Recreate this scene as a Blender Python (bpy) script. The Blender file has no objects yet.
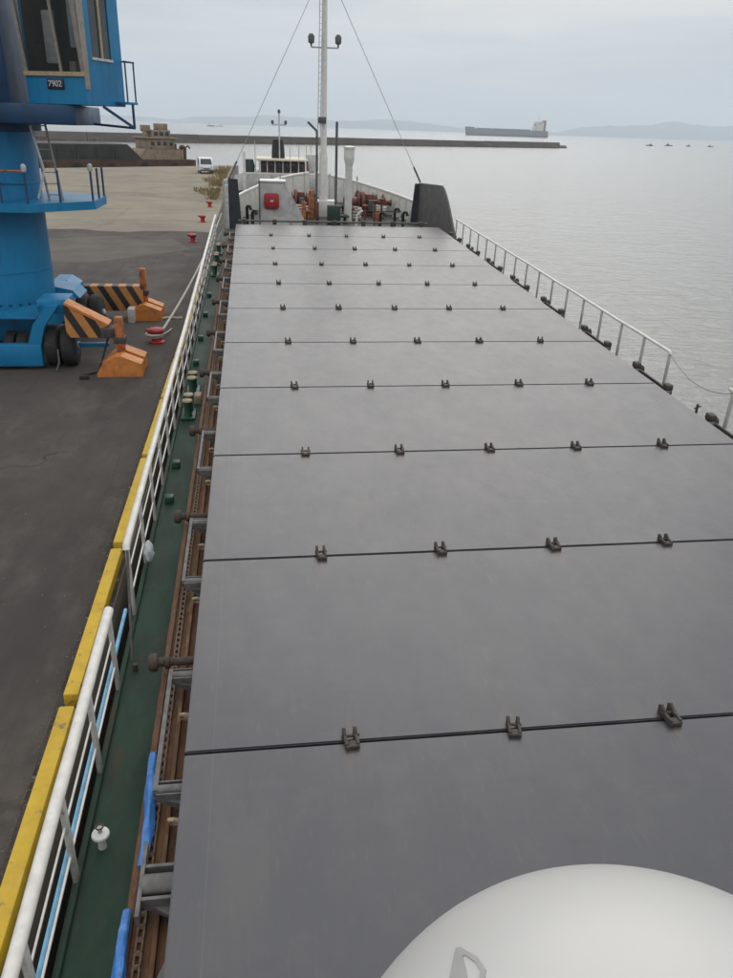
import bpy, bmesh, math, random
from mathutils import Vector, Matrix
random.seed(7)
R = math.radians
sc = bpy.context.scene
COL = sc.collection

# ------------------------------------------------------------------ camera
CZ = 8.6                                  # camera height above the water
TAU = R(1.97)                             # the empty ship is trimmed by the stern
cam_d = bpy.data.cameras.new('camera'); cam = bpy.data.objects.new('camera', cam_d); COL.objects.link(cam)
cam_d.sensor_fit = 'VERTICAL'; cam_d.sensor_height = 24.0; cam_d.lens = 24.0 * 785.0 / 978.0
cam_d.clip_start = 0.05; cam_d.clip_end = 60000
def _ray(x, y): return Vector(((x - 366.5) / 785.0, (y - 489.0) / 785.0, 1.0))
_up = -Vector((-.0333, 1, .4594)).normalized()
_fw = _ray(250, 124.5); _fw = (_fw - _up * _fw.dot(_up)).normalized()
_rt = _fw.cross(_up)
if _rt.x < 0: _rt = -_rt
RW = Matrix((_rt, _fw, _up))              # camera (x right, y down, z forward) -> world
cam.matrix_world = Matrix.Translation((0, 0, CZ)) @ (RW @ Matrix(((1, 0, 0), (0, -1, 0), (0, 0, -1)))).to_4x4()
sc.camera = cam

# ------------------------------------------------------------------ sky, sun, exposure
SUN_EL, SUN_AZ = R(27), R(14)             # azimuth clockwise from the bow direction (+Y)
w = bpy.data.worlds.new('World'); sc.world = w; w.use_nodes = True
nt = w.node_tree; nt.nodes.clear(); N = nt.nodes; L = nt.links
out = N.new('ShaderNodeOutputWorld'); bg = N.new('ShaderNodeBackground'); bg.inputs[1].default_value = 0.1
sky = N.new('ShaderNodeTexSky'); sky.sky_type = 'NISHITA'; sky.sun_disc = False
sky.sun_elevation = SUN_EL; sky.sun_rotation = SUN_AZ; sky.air_density = 1.0; sky.dust_density = 2.0
tc = N.new('ShaderNodeTexCoord'); sep = N.new('ShaderNodeSeparateXYZ'); L.new(tc.outputs['Generated'], sep.inputs[0])
mp = N.new('ShaderNodeMapping'); mp.inputs['Scale'].default_value = (1.5, 1.5, 13.0); L.new(tc.outputs['Generated'], mp.inputs[0])
nz = N.new('ShaderNodeTexNoise'); nz.inputs['Scale'].default_value = 1.7; nz.inputs['Detail'].default_value = 7; nz.inputs['Roughness'].default_value = .55
nz.inputs['Distortion'].default_value = .4
L.new(mp.outputs[0], nz.inputs['Vector'])
# cloud brightness rises towards the zenith, as under any overcast
ra = N.new('ShaderNodeValToRGB'); e = ra.color_ramp.elements
e[0].position = 0.0; e[0].color = (.555, .595, .64, 1); e[1].position = 1.0; e[1].color = (1.40, 1.39, 1.38, 1)
for ps, cl_ in ((.07, (.555, .59, .63)), (.15, (.66, .68, .695)), (.36, (1.15, 1.12, 1.07)), (.6, (1.34, 1.32, 1.30))):
    ra.color_ramp.elements.new(ps).color = (*cl_, 1)
L.new(sep.outputs['Z'], ra.inputs[0])
cr = N.new('ShaderNodeValToRGB'); e = cr.color_ramp.elements
e[0].position = .39; e[0].color = (.84, .882, .93, 1); e[1].position = .62; e[1].color = (1.16, 1.12, 1.085, 1)
L.new(nz.outputs['Fac'], cr.inputs[0])
mu = N.new('ShaderNodeMixRGB'); mu.blend_type = 'MULTIPLY'; mu.inputs[0].default_value = 1
L.new(ra.outputs[0], mu.inputs[1]); L.new(cr.outputs[0], mu.inputs[2])
sca = N.new('ShaderNodeVectorMath'); sca.operation = 'SCALE'; sca.inputs['Scale'].default_value = 10.0; L.new(mu.outputs[0], sca.inputs[0])
mx = N.new('ShaderNodeMixRGB'); mx.inputs[0].default_value = .93
L.new(sky.outputs[0], mx.inputs[1]); L.new(sca.outputs[0], mx.inputs[2]); L.new(mx.outputs[0], bg.inputs[0]); L.new(bg.outputs[0], out.inputs[0])

sl = bpy.data.lights.new('sun', 'SUN'); sun = bpy.data.objects.new('sun', sl); COL.objects.link(sun)
sl.energy = 0.5; sl.angle = R(42); sl.color = (1, .96, .9); sun.location = (40, 20, 60)
_d = Vector((math.sin(SUN_AZ) * math.cos(SUN_EL), math.cos(SUN_AZ) * math.cos(SUN_EL), math.sin(SUN_EL)))
sun.rotation_euler = _d.to_track_quat('Z', 'Y').to_euler()
vs = sc.view_settings; vs.view_transform = 'Standard'; vs.look = 'None'; vs.exposure = 0.0; vs.gamma = 1.0; vs.use_curve_mapping = False

# ------------------------------------------------------------------ materials
def mat(name, c1, c2=None, scale=3.0, rough=.6, rvar=.12, bump=0.0, bscale=60.0, metal=0.0, lo=.38, hi=.66,
        stretch=(1, 1, 1), dirt=None, dscale=1.2, dlo=.55, dhi=.72, dstretch=None, spec=.5, seed=0.0):
    m = bpy.data.materials.new(name); m.use_nodes = True
    t = m.node_tree; n = t.nodes; l = t.links; n.clear()
    o = n.new('ShaderNodeOutputMaterial'); p = n.new('ShaderNodeBsdfPrincipled'); l.new(p.outputs[0], o.inputs[0])
    p.inputs['Metallic'].default_value = metal; p.inputs['Specular IOR Level'].default_value = spec
    co = n.new('ShaderNodeTexCoord'); oi = n.new('ShaderNodeObjectInfo')
    ad = n.new('ShaderNodeVectorMath'); ad.operation = 'MULTIPLY_ADD'
    cm = n.new('ShaderNodeCombineXYZ')
    for i in range(3): l.new(oi.outputs['Random'], cm.inputs[i])
    l.new(cm.outputs[0], ad.inputs[0]); ad.inputs[1].default_value = (37, 53, 71); l.new(co.outputs['Object'], ad.inputs[2])
    def noise(sc_, st, det=8):
        g = n.new('ShaderNodeMapping'); g.inputs['Scale'].default_value = st; g.inputs['Location'].default_value = (seed, seed * 1.7, 0)
        l.new(ad.outputs[0], g.inputs[0])
        z = n.new('ShaderNodeTexNoise'); z.inputs['Scale'].default_value = sc_; z.inputs['Detail'].default_value = det; z.inputs['Roughness'].default_value = .6
        l.new(g.outputs[0], z.inputs['Vector']); return z
    def ramp(z, a, b):
        r = n.new('ShaderNodeMapRange'); r.inputs['From Min'].default_value = a; r.inputs['From Max'].default_value = b
        r.interpolation_type = 'SMOOTHSTEP'; l.new(z.outputs['Fac'], r.inputs['Value']); return r
    if c2 is None: c2 = tuple(x * .72 for x in c1)
    z1 = noise(scale, stretch); r1 = ramp(z1, lo, hi)
    mix = n.new('ShaderNodeMixRGB'); mix.inputs[1].default_value = (*c1, 1); mix.inputs[2].default_value = (*c2, 1)
    l.new(r1.outputs[0], mix.inputs[0]); last = mix
    if dirt:
        z2 = noise(dscale, dstretch or stretch, 10); r2 = ramp(z2, dlo, dhi)
        d = n.new('ShaderNodeMixRGB'); d.inputs[2].default_value = (*dirt, 1)
        l.new(r2.outputs[0], d.inputs[0]); l.new(last.outputs[0], d.inputs[1]); last = d
    l.new(last.outputs[0], p.inputs['Base Color'])
    rr = n.new('ShaderNodeMapRange'); rr.inputs['To Min'].default_value = max(.03, rough - rvar); rr.inputs['To Max'].default_value = min(1, rough + rvar)
    l.new(z1.outputs['Fac'], rr.inputs['Value']); l.new(rr.outputs[0], p.inputs['Roughness'])
    if bump > 0:
        z3 = noise(bscale, (1, 1, 1), 4); b = n.new('ShaderNodeBump'); b.inputs['Strength'].default_value = bump; b.inputs['Distance'].default_value = .02
        l.new(z3.outputs['Fac'], b.inputs['Height']); l.new(b.outputs[0], p.inputs['Normal'])
    m['bsdf'] = p.name
    return m
RUST = (.12, .05, .025)
M = {}
M['hatch'] = mat('hatch_paint', (.041, .0415, .049), (.032, .033, .042), 1.1, .30, .06, .012, 12, stretch=(1, .35, 1), dirt=(.056, .053, .053), dscale=.8, dlo=.5, dhi=.75, dstretch=(1.6, .4, 1), spec=.85)
M['hatchside'] = mat('hatch_side_paint', (.10, .10, .105), (.07, .07, .075), 4, .55, .1, .1, 50, dirt=(.07, .045, .03), dscale=5, dlo=.6, dhi=.75)
M['arm'] = mat('arm_grey', (.12, .12, .12), (.08, .075, .07), 7, .55, .1, .1, dirt=(.09, .05, .03), dscale=9, dlo=.56, dhi=.7)
M['cleat'] = mat('cleat_rusty_steel', (.06, .055, .048), (.035, .03, .028), 14, .65, .1, .2, dirt=(.13, .09, .06), dscale=18, dlo=.58, dhi=.72)
M['black'] = mat('black_rubber', (.018, .018, .019), (.01, .01, .01), 12, .75, .1, .2)
M['green'] = mat('deck_green', (.014, .044, .026), (.010, .030, .018), 2.5, .62, .14, .12, 40, stretch=(1, .35, 1), dirt=(.050, .036, .022), dscale=2.2, dlo=.56, dhi=.72, dstretch=(1.6, .3, 1), spec=.3)
M['bittgreen'] = mat('bitt_green', (.012, .07, .04), (.01, .045, .03), 9, .4, .1)
M['coamrust'] = mat('coaming_rust', (.14, .066, .030), (.055, .028, .017), 5, .8, .1, .35, 70, stretch=(1.8, .5, 1), dirt=(.19, .115, .062), dscale=5, dlo=.52, dhi=.68)
M['knob'] = mat('roller_rust', (.065, .04, .03), (.04, .027, .022), 14, .75, .1, .25)
M['chain'] = mat('chain_steel', (.15, .095, .06), (.08, .05, .032), 22, .7, .1, .2)
M['white'] = mat('white_paint', (.68, .68, .65), (.60, .59, .55), 5, .42, .12, .05, dirt=(.45, .33, .22), dscale=4, dlo=.66, dhi=.78)
M['rail'] = mat('rail_white', (.64, .63, .59), (.55, .53, .49), 6, .4, .1, .05, dirt=(.42, .29, .17), dscale=7, dlo=.66, dhi=.76)
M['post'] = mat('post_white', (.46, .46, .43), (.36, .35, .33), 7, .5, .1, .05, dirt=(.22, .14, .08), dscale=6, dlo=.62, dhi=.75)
M['dome'] = mat('dome_gelcoat', (.525, .52, .50), (.51, .505, .485), 1.2, .33, .05, .015, 200)
M['domegrey'] = mat('dome_mark_grey', (.36, .355, .34), (.33, .325, .31), 9, .5)
M['bluepipe'] = mat('pipe_light_blue', (.16, .40, .58), (.11, .30, .48), 8, .45)
M['tarp'] = mat('blue_tarp', (.05, .21, .56), (.035, .14, .40), 9, .38, .1, .5, 25, dirt=(.25, .42, .68), dscale=6, dlo=.6, dhi=.75)
M['hull'] = mat('hull_dark', (.03, .032, .04), (.02, .022, .028), 2, .5, .1, .05, dirt=(.07, .04, .025), dscale=2, dlo=.62, dhi=.75)
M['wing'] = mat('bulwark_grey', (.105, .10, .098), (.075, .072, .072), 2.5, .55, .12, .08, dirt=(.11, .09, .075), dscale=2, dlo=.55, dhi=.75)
M['fdeck'] = mat('forecastle_deck', (.05, .065, .055), (.035, .045, .04), 3, .7, .1, .1, dirt=(.09, .05, .03), dscale=2, dlo=.52, dhi=.7)
M['winch'] = mat('windlass_red_brown', (.16, .045, .022), (.08, .028, .02), 5, .6, .1, .15, dirt=(.05, .025, .02), dscale=6)
M['orange'] = mat('orange_paint', (.56, .20, .04), (.46, .155, .032), 4, .55, .1, .08, dirt=(.30, .12, .045), dscale=4, dlo=.55, dhi=.75)
M['orangepost'] = mat('jack_orange_rust', (.45, .14, .035), (.28, .085, .03), 6, .65, .1, .15, dirt=(.11, .05, .03), dscale=6, dlo=.5, dhi=.7)
M['red'] = mat('red_paint', (.36, .02, .022), (.26, .018, .02), 6, .5, .1, .05)
M['darkgreen'] = mat('dark_green_paint', (.02, .045, .035), (.015, .03, .026), 6, .6)
M['wire'] = mat('wire_steel', (.30, .30, .30), (.22, .22, .22), 10, .6)
M['lamp'] = mat('lamp_grey', (.10, .10, .10), (.06, .06, .06), 10, .5)
M['rope'] = mat('rope_pale', (.55, .53, .46), (.42, .40, .34), 30, .9, .05, .6, 90)
M['concrete'] = mat('quay_concrete', (.235, .205, .153), (.195, .170, .13), .22, .9, .06, .25, 30, dirt=(.16, .14, .11), dscale=.12, dlo=.5, dhi=.72)
M['asphalt'] = mat('quay_asphalt', (.058, .049, .043), (.043, .036, .032), .55, .9, .06, .5, 55, dirt=(.076, .064, .054), dscale=.22, dlo=.5, dhi=.72, dstretch=(1.5, .7, 1))
M['patch'] = mat('worn_asphalt', (.095, .081, .067), (.070, .060, .05), .5, .9, .06, .4, 40)
M['coping'] = mat('coping_concrete', (.05, .044, .038), (.022, .02, .018), 3.5, .9, .06, .5, 25, dirt=(.20, .17, .14), dscale=3.2, dlo=.58, dhi=.66)  # near-black tone paints in the shadow line beside the kerb; pale specks are gravel
M['coping_grit'] = mat('gravel', (.26, .23, .19), (.14, .12, .10), 9, .9)
M['yellow'] = mat('kerb_yellow', (.55, .36, .016), (.46, .295, .018), 3, .6, .1, .15, 45, dirt=(.17, .13, .07), dscale=5, dlo=.60, dhi=.70)
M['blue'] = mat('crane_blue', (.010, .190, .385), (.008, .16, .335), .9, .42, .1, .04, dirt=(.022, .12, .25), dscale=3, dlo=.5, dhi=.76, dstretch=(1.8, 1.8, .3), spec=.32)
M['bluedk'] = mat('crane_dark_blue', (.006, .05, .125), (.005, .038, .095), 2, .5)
M['cabframe'] = mat('window_frame_grey', (.28, .25, .22), (.22, .19, .16), 8, .5)
M['sill'] = mat('sill_tan', (.40, .31, .19), (.30, .23, .15), 9, .6)
M['interior'] = mat('cab_interior', (.05, .035, .022), (.03, .022, .016), 4, .7)
M['seat'] = mat('seat_pale_blue', (.42, .55, .62), (.32, .43, .5), 6, .8)
M['cloth'] = mat('pale_cloth', (.62, .66, .66), (.5, .54, .55), 8, .85)
M['tyre'] = mat('tyre_rubber', (.02, .02, .02), (.013, .013, .013), 9, .8, .1, .3, dirt=(.05, .045, .04), dscale=5)
M['hub'] = mat('hub_white', (.55, .55, .52), (.4, .38, .35), 9, .5)
M['plate'] = mat('plate_dark', (.018, .02, .035), (.012, .014, .025), 9, .4)
M['ptext'] = mat('plate_lettering', (.55, .56, .58), (.5, .5, .52), 9, .5)
M['bargerust'] = mat('barge_rust', (.085, .045, .027), (.05, .03, .02), .6, .85, .1, .2, dirt=(.12, .07, .045), dscale=.5)
M['bargeblack'] = mat('barge_black', (.035, .036, .032), (.022, .023, .021), .4, .8, .1, .1, dirt=(.055, .05, .04), dscale=.5)
M['bargetan'] = mat('barge_tan', (.27, .21, .145), (.19, .15, .105), .8, .8, .1, .1, dirt=(.16, .11, .08), dscale=1.2)
M['tan'] = mat('tan_paint', (.34, .27, .17), (.25, .2, .13), 9, .65)
M['cream'] = mat('cream_paint', (.62, .58, .46), (.5, .46, .36), 2, .55)
M['shipwhite'] = mat('weathered_white', (.52, .52, .50), (.40, .40, .39), 1.5, .6, .1, dirt=(.25, .2, .16), dscale=2)
M['glassdk'] = mat('dark_glass', (.03, .04, .045), (.025, .03, .035), 3, .12, .03)
M['farhull'] = mat('far_ship_hull', (.16, .165, .19), (.14, .145, .17), .02, .7)
M['farred'] = mat('far_ship_boot', (.16, .07, .055), (.13, .06, .05), .02, .7)
M['farwhite'] = mat('far_ship_white', (.66, .60, .55), (.58, .52, .48), .05, .7)
M['boat'] = mat('boat_grey', (.16, .17, .18), (.11, .12, .13), .5, .7)
M['stone'] = mat('breakwater_concrete', (.125, .108, .095), (.095, .083, .075), .06, .9, .05, .1, 2, stretch=(1, 1, 4), dirt=(.06, .055, .05), dscale=.1)
M['hill'] = mat('far_hills', (.035, .055, .04), (.03, .045, .035), .001, .95)
M['van'] = mat('van_white', (.62, .63, .64), (.57, .58, .59), 2, .3, .05)
M['weed'] = mat('dry_weed', (.30, .225, .10), (.20, .155, .07), 1.2, .9, .05)

def stripes(name, ca, cb, k, slant):
    m = mat(name, ca, tuple(x * .8 for x in ca), 4, .55, .1, .06)
    t = m.node_tree; n = t.nodes; l = t.links; p = n[m['bsdf']]
    src = p.inputs['Base Color'].links[0].from_socket
    co = n.new('ShaderNodeTexCoord'); s = n.new('ShaderNodeSeparateXYZ'); l.new(co.outputs['Object'], s.inputs[0])
    a = n.new('ShaderNodeMath'); a.operation = 'MULTIPLY_ADD'; l.new(s.outputs['Z'], a.inputs[0]); a.inputs[1].default_value = slant; l.new(s.outputs['X'], a.inputs[2])
    b = n.new('ShaderNodeMath'); b.operation = 'MULTIPLY'; l.new(a.outputs[0], b.inputs[0]); b.inputs[1].default_value = k
    f = n.new('ShaderNodeMath'); f.operation = 'FRACT'; l.new(b.outputs[0], f.inputs[0])
    g = n.new('ShaderNodeMath'); g.operation = 'GREATER_THAN'; l.new(f.outputs[0], g.inputs[0]); g.inputs[1].default_value = .52
    x = n.new('ShaderNodeMixRGB'); l.new(g.outputs[0], x.inputs[0]); l.new(src, x.inputs[1]); x.inputs[2].default_value = (*cb, 1)
    l.new(x.outputs[0], p.inputs['Base Color']); return m
M['stripe'] = stripes('warning_stripes', (.50, .21, .055), (.022, .018, .016), 2.1, .55)

def glass_mat(name, tint, alpha):
    m = bpy.data.materials.new(name); m.use_nodes = True
    p = m.node_tree.nodes['Principled BSDF']; p.inputs['Base Color'].default_value = (*tint, 1)
    p.inputs['Roughness'].default_value = .06; p.inputs['Alpha'].default_value = alpha; return m
M['glass'] = glass_mat('cab_glass', (.06, .07, .07), .28)

# water: dark body, rippled surface that mirrors the overcast
def water_mat():
    m = bpy.data.materials.new('sea_water'); m.use_nodes = True
    t = m.node_tree; n = t.nodes; l = t.links; p = n['Principled BSDF']
    p.inputs['Base Color'].default_value = (.20, .197, .18, 1); p.inputs['Roughness'].default_value = .16; p.inputs['IOR'].default_value = 1.33
    co = n.new('ShaderNodeTexCoord')
    prev = None
    for s, st, dist, strg in ((.35, (1, 1.5, 1), .35, .55), (1.4, (1, 1.7, 1), .12, .6), (.05, (1, 1.3, 1), .5, .35)):
        g = n.new('ShaderNodeMapping'); g.inputs['Scale'].default_value = st; g.inputs['Rotation'].default_value = (0, 0, .35); l.new(co.outputs['Object'], g.inputs[0])
        z = n.new('ShaderNodeTexNoise'); z.inputs['Scale'].default_value = s; z.inputs['Detail'].default_value = 5; z.inputs['Roughness'].default_value = .6; z.inputs['Distortion'].default_value = .4
        l.new(g.outputs[0], z.inputs['Vector'])
        b = n.new('ShaderNodeBump'); b.inputs['Strength'].default_value = strg; b.inputs['Distance'].default_value = dist
        l.new(z.outputs['Fac'], b.inputs['Height'])
        if prev: l.new(prev.outputs[0], b.inputs['Normal'])
        prev = b
    l.new(prev.outputs[0], p.inputs['Normal']); return m
M['water'] = water_mat()

# second pass of wear: broad mottling, streaks, specks and gloss changes on top of a base material
def wear(m, layers, rough_noise=None):
    t = m.node_tree; n = t.nodes; l = t.links; p = n[m['bsdf']]
    ad = [q for q in n if q.type == 'VECT_MATH'][0]
    def nz_(scale, st, det, lo, hi, seed):
        g = n.new('ShaderNodeMapping'); g.inputs['Scale'].default_value = st; g.inputs['Location'].default_value = (seed, seed * 2.3, seed); l.new(ad.outputs[0], g.inputs[0])
        z = n.new('ShaderNodeTexNoise'); z.inputs['Scale'].default_value = scale; z.inputs['Detail'].default_value = det; z.inputs['Roughness'].default_value = .65; l.new(g.outputs[0], z.inputs['Vector'])
        r = n.new('ShaderNodeMapRange'); r.inputs['From Min'].default_value = lo; r.inputs['From Max'].default_value = hi; l.new(z.outputs['Fac'], r.inputs['Value']); return r
    for i, (col, scale, st, lo, hi, amt) in enumerate(layers):
        r = nz_(scale, st, 10, lo, hi, 3.7 * i + 1.3)
        k = n.new('ShaderNodeMath'); k.operation = 'MULTIPLY'; k.inputs[1].default_value = amt; l.new(r.outputs[0], k.inputs[0])
        src = p.inputs['Base Color'].links[0].from_socket
        x = n.new('ShaderNodeMixRGB'); x.inputs[2].default_value = (*col, 1); l.new(k.outputs[0], x.inputs[0]); l.new(src, x.inputs[1]); l.new(x.outputs[0], p.inputs['Base Color'])
    if rough_noise:
        tot = None
        for scale, st, a, b in rough_noise:
            r = nz_(scale, st, 10, .3, .7, scale * 1.9); r.inputs['To Min'].default_value = a; r.inputs['To Max'].default_value = b
            if tot is None: tot = r
            else: q = n.new('ShaderNodeMath'); l.new(tot.outputs[0], q.inputs[0]); l.new(r.outputs[0], q.inputs[1]); tot = q
        l.new(tot.outputs[0], p.inputs['Roughness'])
def cracks(m, scale, width, col, amt):
    t = m.node_tree; n = t.nodes; l = t.links; p = n[m['bsdf']]
    co = n.new('ShaderNodeTexCoord'); z = n.new('ShaderNodeTexNoise'); z.inputs['Scale'].default_value = 1.2; z.inputs['Detail'].default_value = 6; l.new(co.outputs['Object'], z.inputs['Vector'])
    a = n.new('ShaderNodeVectorMath'); a.operation = 'MULTIPLY_ADD'; l.new(z.outputs['Color'], a.inputs[0]); a.inputs[1].default_value = (1.4, 1.4, 0); l.new(co.outputs['Object'], a.inputs[2])
    v = n.new('ShaderNodeTexVoronoi'); v.feature = 'DISTANCE_TO_EDGE'; v.inputs['Scale'].default_value = scale; l.new(a.outputs[0], v.inputs['Vector'])
    r = n.new('ShaderNodeMapRange'); r.inputs['From Max'].default_value = width; r.inputs['To Min'].default_value = amt; r.inputs['To Max'].default_value = 0; l.new(v.outputs['Distance'], r.inputs['Value'])
    z2 = n.new('ShaderNodeTexNoise'); z2.inputs['Scale'].default_value = .35; l.new(co.outputs['Object'], z2.inputs['Vector'])
    g = n.new('ShaderNodeMapRange'); g.inputs['From Min'].default_value = .45; g.inputs['From Max'].default_value = .6; l.new(z2.outputs['Fac'], g.inputs['Value'])
    k = n.new('ShaderNodeMath'); k.operation = 'MULTIPLY'; l.new(r.outputs[0], k.inputs[0]); l.new(g.outputs[0], k.inputs[1])
    src = p.inputs['Base Color'].links[0].from_socket
    x = n.new('ShaderNodeMixRGB'); x.inputs[2].default_value = (*col, 1); l.new(k.outputs[0], x.inputs[0]); l.new(src, x.inputs[1]); l.new(x.outputs[0], p.inputs['Base Color'])
wear(M['hatch'], [((.031, .032, .044), .55, (1, .6, 1), .42, .62, .6), ((.066, .063, .068), 2.6, (1, 1, 1), .52, .74, .45), ((.078, .074, .070), 9, (2.2, .35, 1), .58, .75, .55), ((.10, .065, .045), 26, (1, 1, 1), .70, .76, .7), ((.12, .12, .125), 4, (12, .5, 1), .69, .75, .55), ((.022, .022, .025), 1.6, (.5, 2.0, 1), .60, .72, .5)],
     [(.7, (1, .7, 1), .17, .22), (3.3, (1, .6, 1), .06, .12), (17, (1, 1, 1), .04, .10)])
wear(M['asphalt'], [((.030, .026, .024), .30, (1.8, .5, 1), .50, .66, .8), ((.10, .087, .073), 1.1, (1, .45, 1), .50, .72, .7), ((.035, .031, .028), 3.5, (1, 1, 1), .52, .68, .5), ((.16, .145, .125), 7, (1, 1, 1), .68, .74, .7), ((.022, .02, .018), .9, (3, .12, 1), .62, .70, .5)])
cracks(M['asphalt'], .16, .012, (.018, .016, .015), .8)
wear(M['concrete'], [((.12, .105, .085), .25, (1, 1, 1), .52, .72, .6), ((.27, .24, .185), .9, (2, .3, 1), .55, .75, .5), ((.10, .09, .075), 1.6, (3.5, .12, 1), .62, .72, .5)])
cracks(M['concrete'], .10, .010, (.09, .08, .065), .7)
wear(M['green'], [((.030, .026, .018), 3.5, (1.5, .25, 1), .52, .70, .75), ((.035, .062, .045), 7, (1, .6, 1), .56, .72, .6), ((.095, .045, .022), 9, (1, .5, 1), .67, .74, .85)])
wear(M['rail'], [((.30, .15, .07), 11, (1, .4, 1), .66, .72, .8)])
wear(M['yellow'], [((.10, .085, .06), 9, (1, .5, 1), .63, .70, .85), ((.55, .40, .08), 4, (1, .3, 1), .56, .7, .5)])
wear(M['blue'], [((.10, .055, .03), 5, (2.2, 2.2, .25), .69, .76, .7), ((.05, .20, .40), 2.2, (1.4, 1.4, .3), .55, .72, .4)])
wear(M['orange'], [((.12, .05, .025), 8, (1, 1, .6), .62, .72, .8), ((.75, .32, .09), 3, (1, 1, 1), .56, .72, .5)])
wear(M['coamrust'], [((.20, .10, .045), 8, (2, .5, 1), .55, .70, .8), ((.025, .018, .014), 6, (2.5, .4, 1), .56, .68, .7)])
wear(M['dome'], [((.40, .39, .36), 3, (1, 1, .5), .60, .74, .35)])

# hatch plate: add faint welded-seam lines to the paint
def add_welds(m):
    t = m.node_tree; n = t.nodes; l = t.links; p = n[m['bsdf']]; src = p.inputs['Base Color'].links[0].from_socket
    co = n.new('ShaderNodeTexCoord'); s = n.new('ShaderNodeSeparateXYZ'); l.new(co.outputs['Object'], s.inputs[0])
    def line(sock, at, wd):
        a = n.new('ShaderNodeMath'); a.operation = 'SUBTRACT'; l.new(sock, a.inputs[0]); a.inputs[1].default_value = at
        b = n.new('ShaderNodeMath'); b.operation = 'ABSOLUTE'; l.new(a.outputs[0], b.inputs[0])
        r = n.new('ShaderNodeMapRange'); r.inputs['From Min'].default_value = 0; r.inputs['From Max'].default_value = wd
        r.inputs['To Min'].default_value = 1; r.inputs['To Max'].default_value = 0; l.new(b.outputs[0], r.inputs['Value']); return r
    tot = None
    for sock, at, wd in ((s.outputs['X'], -4.83, .012), (s.outputs['X'], 4.83, .012)):
        r = line(sock, at, wd)
        if tot is None: tot = r
        else:
            q = n.new('ShaderNodeMath'); q.operation = 'MAXIMUM'; l.new(tot.outputs[0], q.inputs[0]); l.new(r.outputs[0], q.inputs[1]); tot = q
    f = n.new('ShaderNodeMath'); f.operation = 'MULTIPLY'; l.new(tot.outputs[0], f.inputs[0]); f.inputs[1].default_value = .16
    x = n.new('ShaderNodeMixRGB'); l.new(f.outputs[0], x.inputs[0]); l.new(src, x.inputs[1]); x.inputs[2].default_value = (.15, .15, .155, 1)
    l.new(x.outputs[0], p.inputs['Base Color'])
add_welds(M['hatch'])
def cleat_rust(m):
    t = m.node_tree; n = t.nodes; l = t.links; p = n[m['bsdf']]; src = p.inputs['Base Color'].links[0].from_socket
    co = n.new('ShaderNodeTexCoord'); s = n.new('ShaderNodeSeparateXYZ'); l.new(co.outputs['Object'], s.inputs[0])
    g = n.new('ShaderNodeMath'); g.operation = 'PINGPONG'; g.inputs[1].default_value = .8675; l.new(s.outputs['X'], g.inputs[0])
    r = n.new('ShaderNodeMapRange'); r.inputs['From Min'].default_value = .02; r.inputs['From Max'].default_value = .17; r.inputs['To Min'].default_value = 1; r.inputs['To Max'].default_value = 0; l.new(g.outputs[0], r.inputs['Value'])
    a = n.new('ShaderNodeMath'); a.operation = 'SUBTRACT'; l.new(s.outputs['Y'], a.inputs[0]); a.inputs[1].default_value = 1.77
    b = n.new('ShaderNodeMath'); b.operation = 'ABSOLUTE'; l.new(a.outputs[0], b.inputs[0])
    c = n.new('ShaderNodeMapRange'); c.inputs['From Min'].default_value = 1.15; c.inputs['From Max'].default_value = 1.72; l.new(b.outputs[0], c.inputs['Value'])
    ad = [q for q in n if q.type == 'VECT_MATH'][0]
    mp_ = n.new('ShaderNodeMapping'); mp_.inputs['Scale'].default_value = (9, 1.2, 1); l.new(ad.outputs[0], mp_.inputs[0])
    z = n.new('ShaderNodeTexNoise'); z.inputs['Scale'].default_value = 2.2; z.inputs['Detail'].default_value = 8; l.new(mp_.outputs[0], z.inputs['Vector'])
    zr = n.new('ShaderNodeMapRange'); zr.inputs['From Min'].default_value = .42; zr.inputs['From Max'].default_value = .68; l.new(z.outputs['Fac'], zr.inputs['Value'])
    k = n.new('ShaderNodeMath'); k.operation = 'MULTIPLY'; l.new(r.outputs[0], k.inputs[0]); l.new(c.outputs[0], k.inputs[1])
    k2 = n.new('ShaderNodeMath'); k2.operation = 'MULTIPLY'; l.new(k.outputs[0], k2.inputs[0]); l.new(zr.outputs[0], k2.inputs[1])
    x = n.new('ShaderNodeMixRGB'); l.new(k2.outputs[0], x.inputs[0]); l.new(src, x.inputs[1]); x.inputs[2].default_value = (.085, .058, .040, 1); l.new(x.outputs[0], p.inputs['Base Color'])
cleat_rust(M['hatch'])

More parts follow.
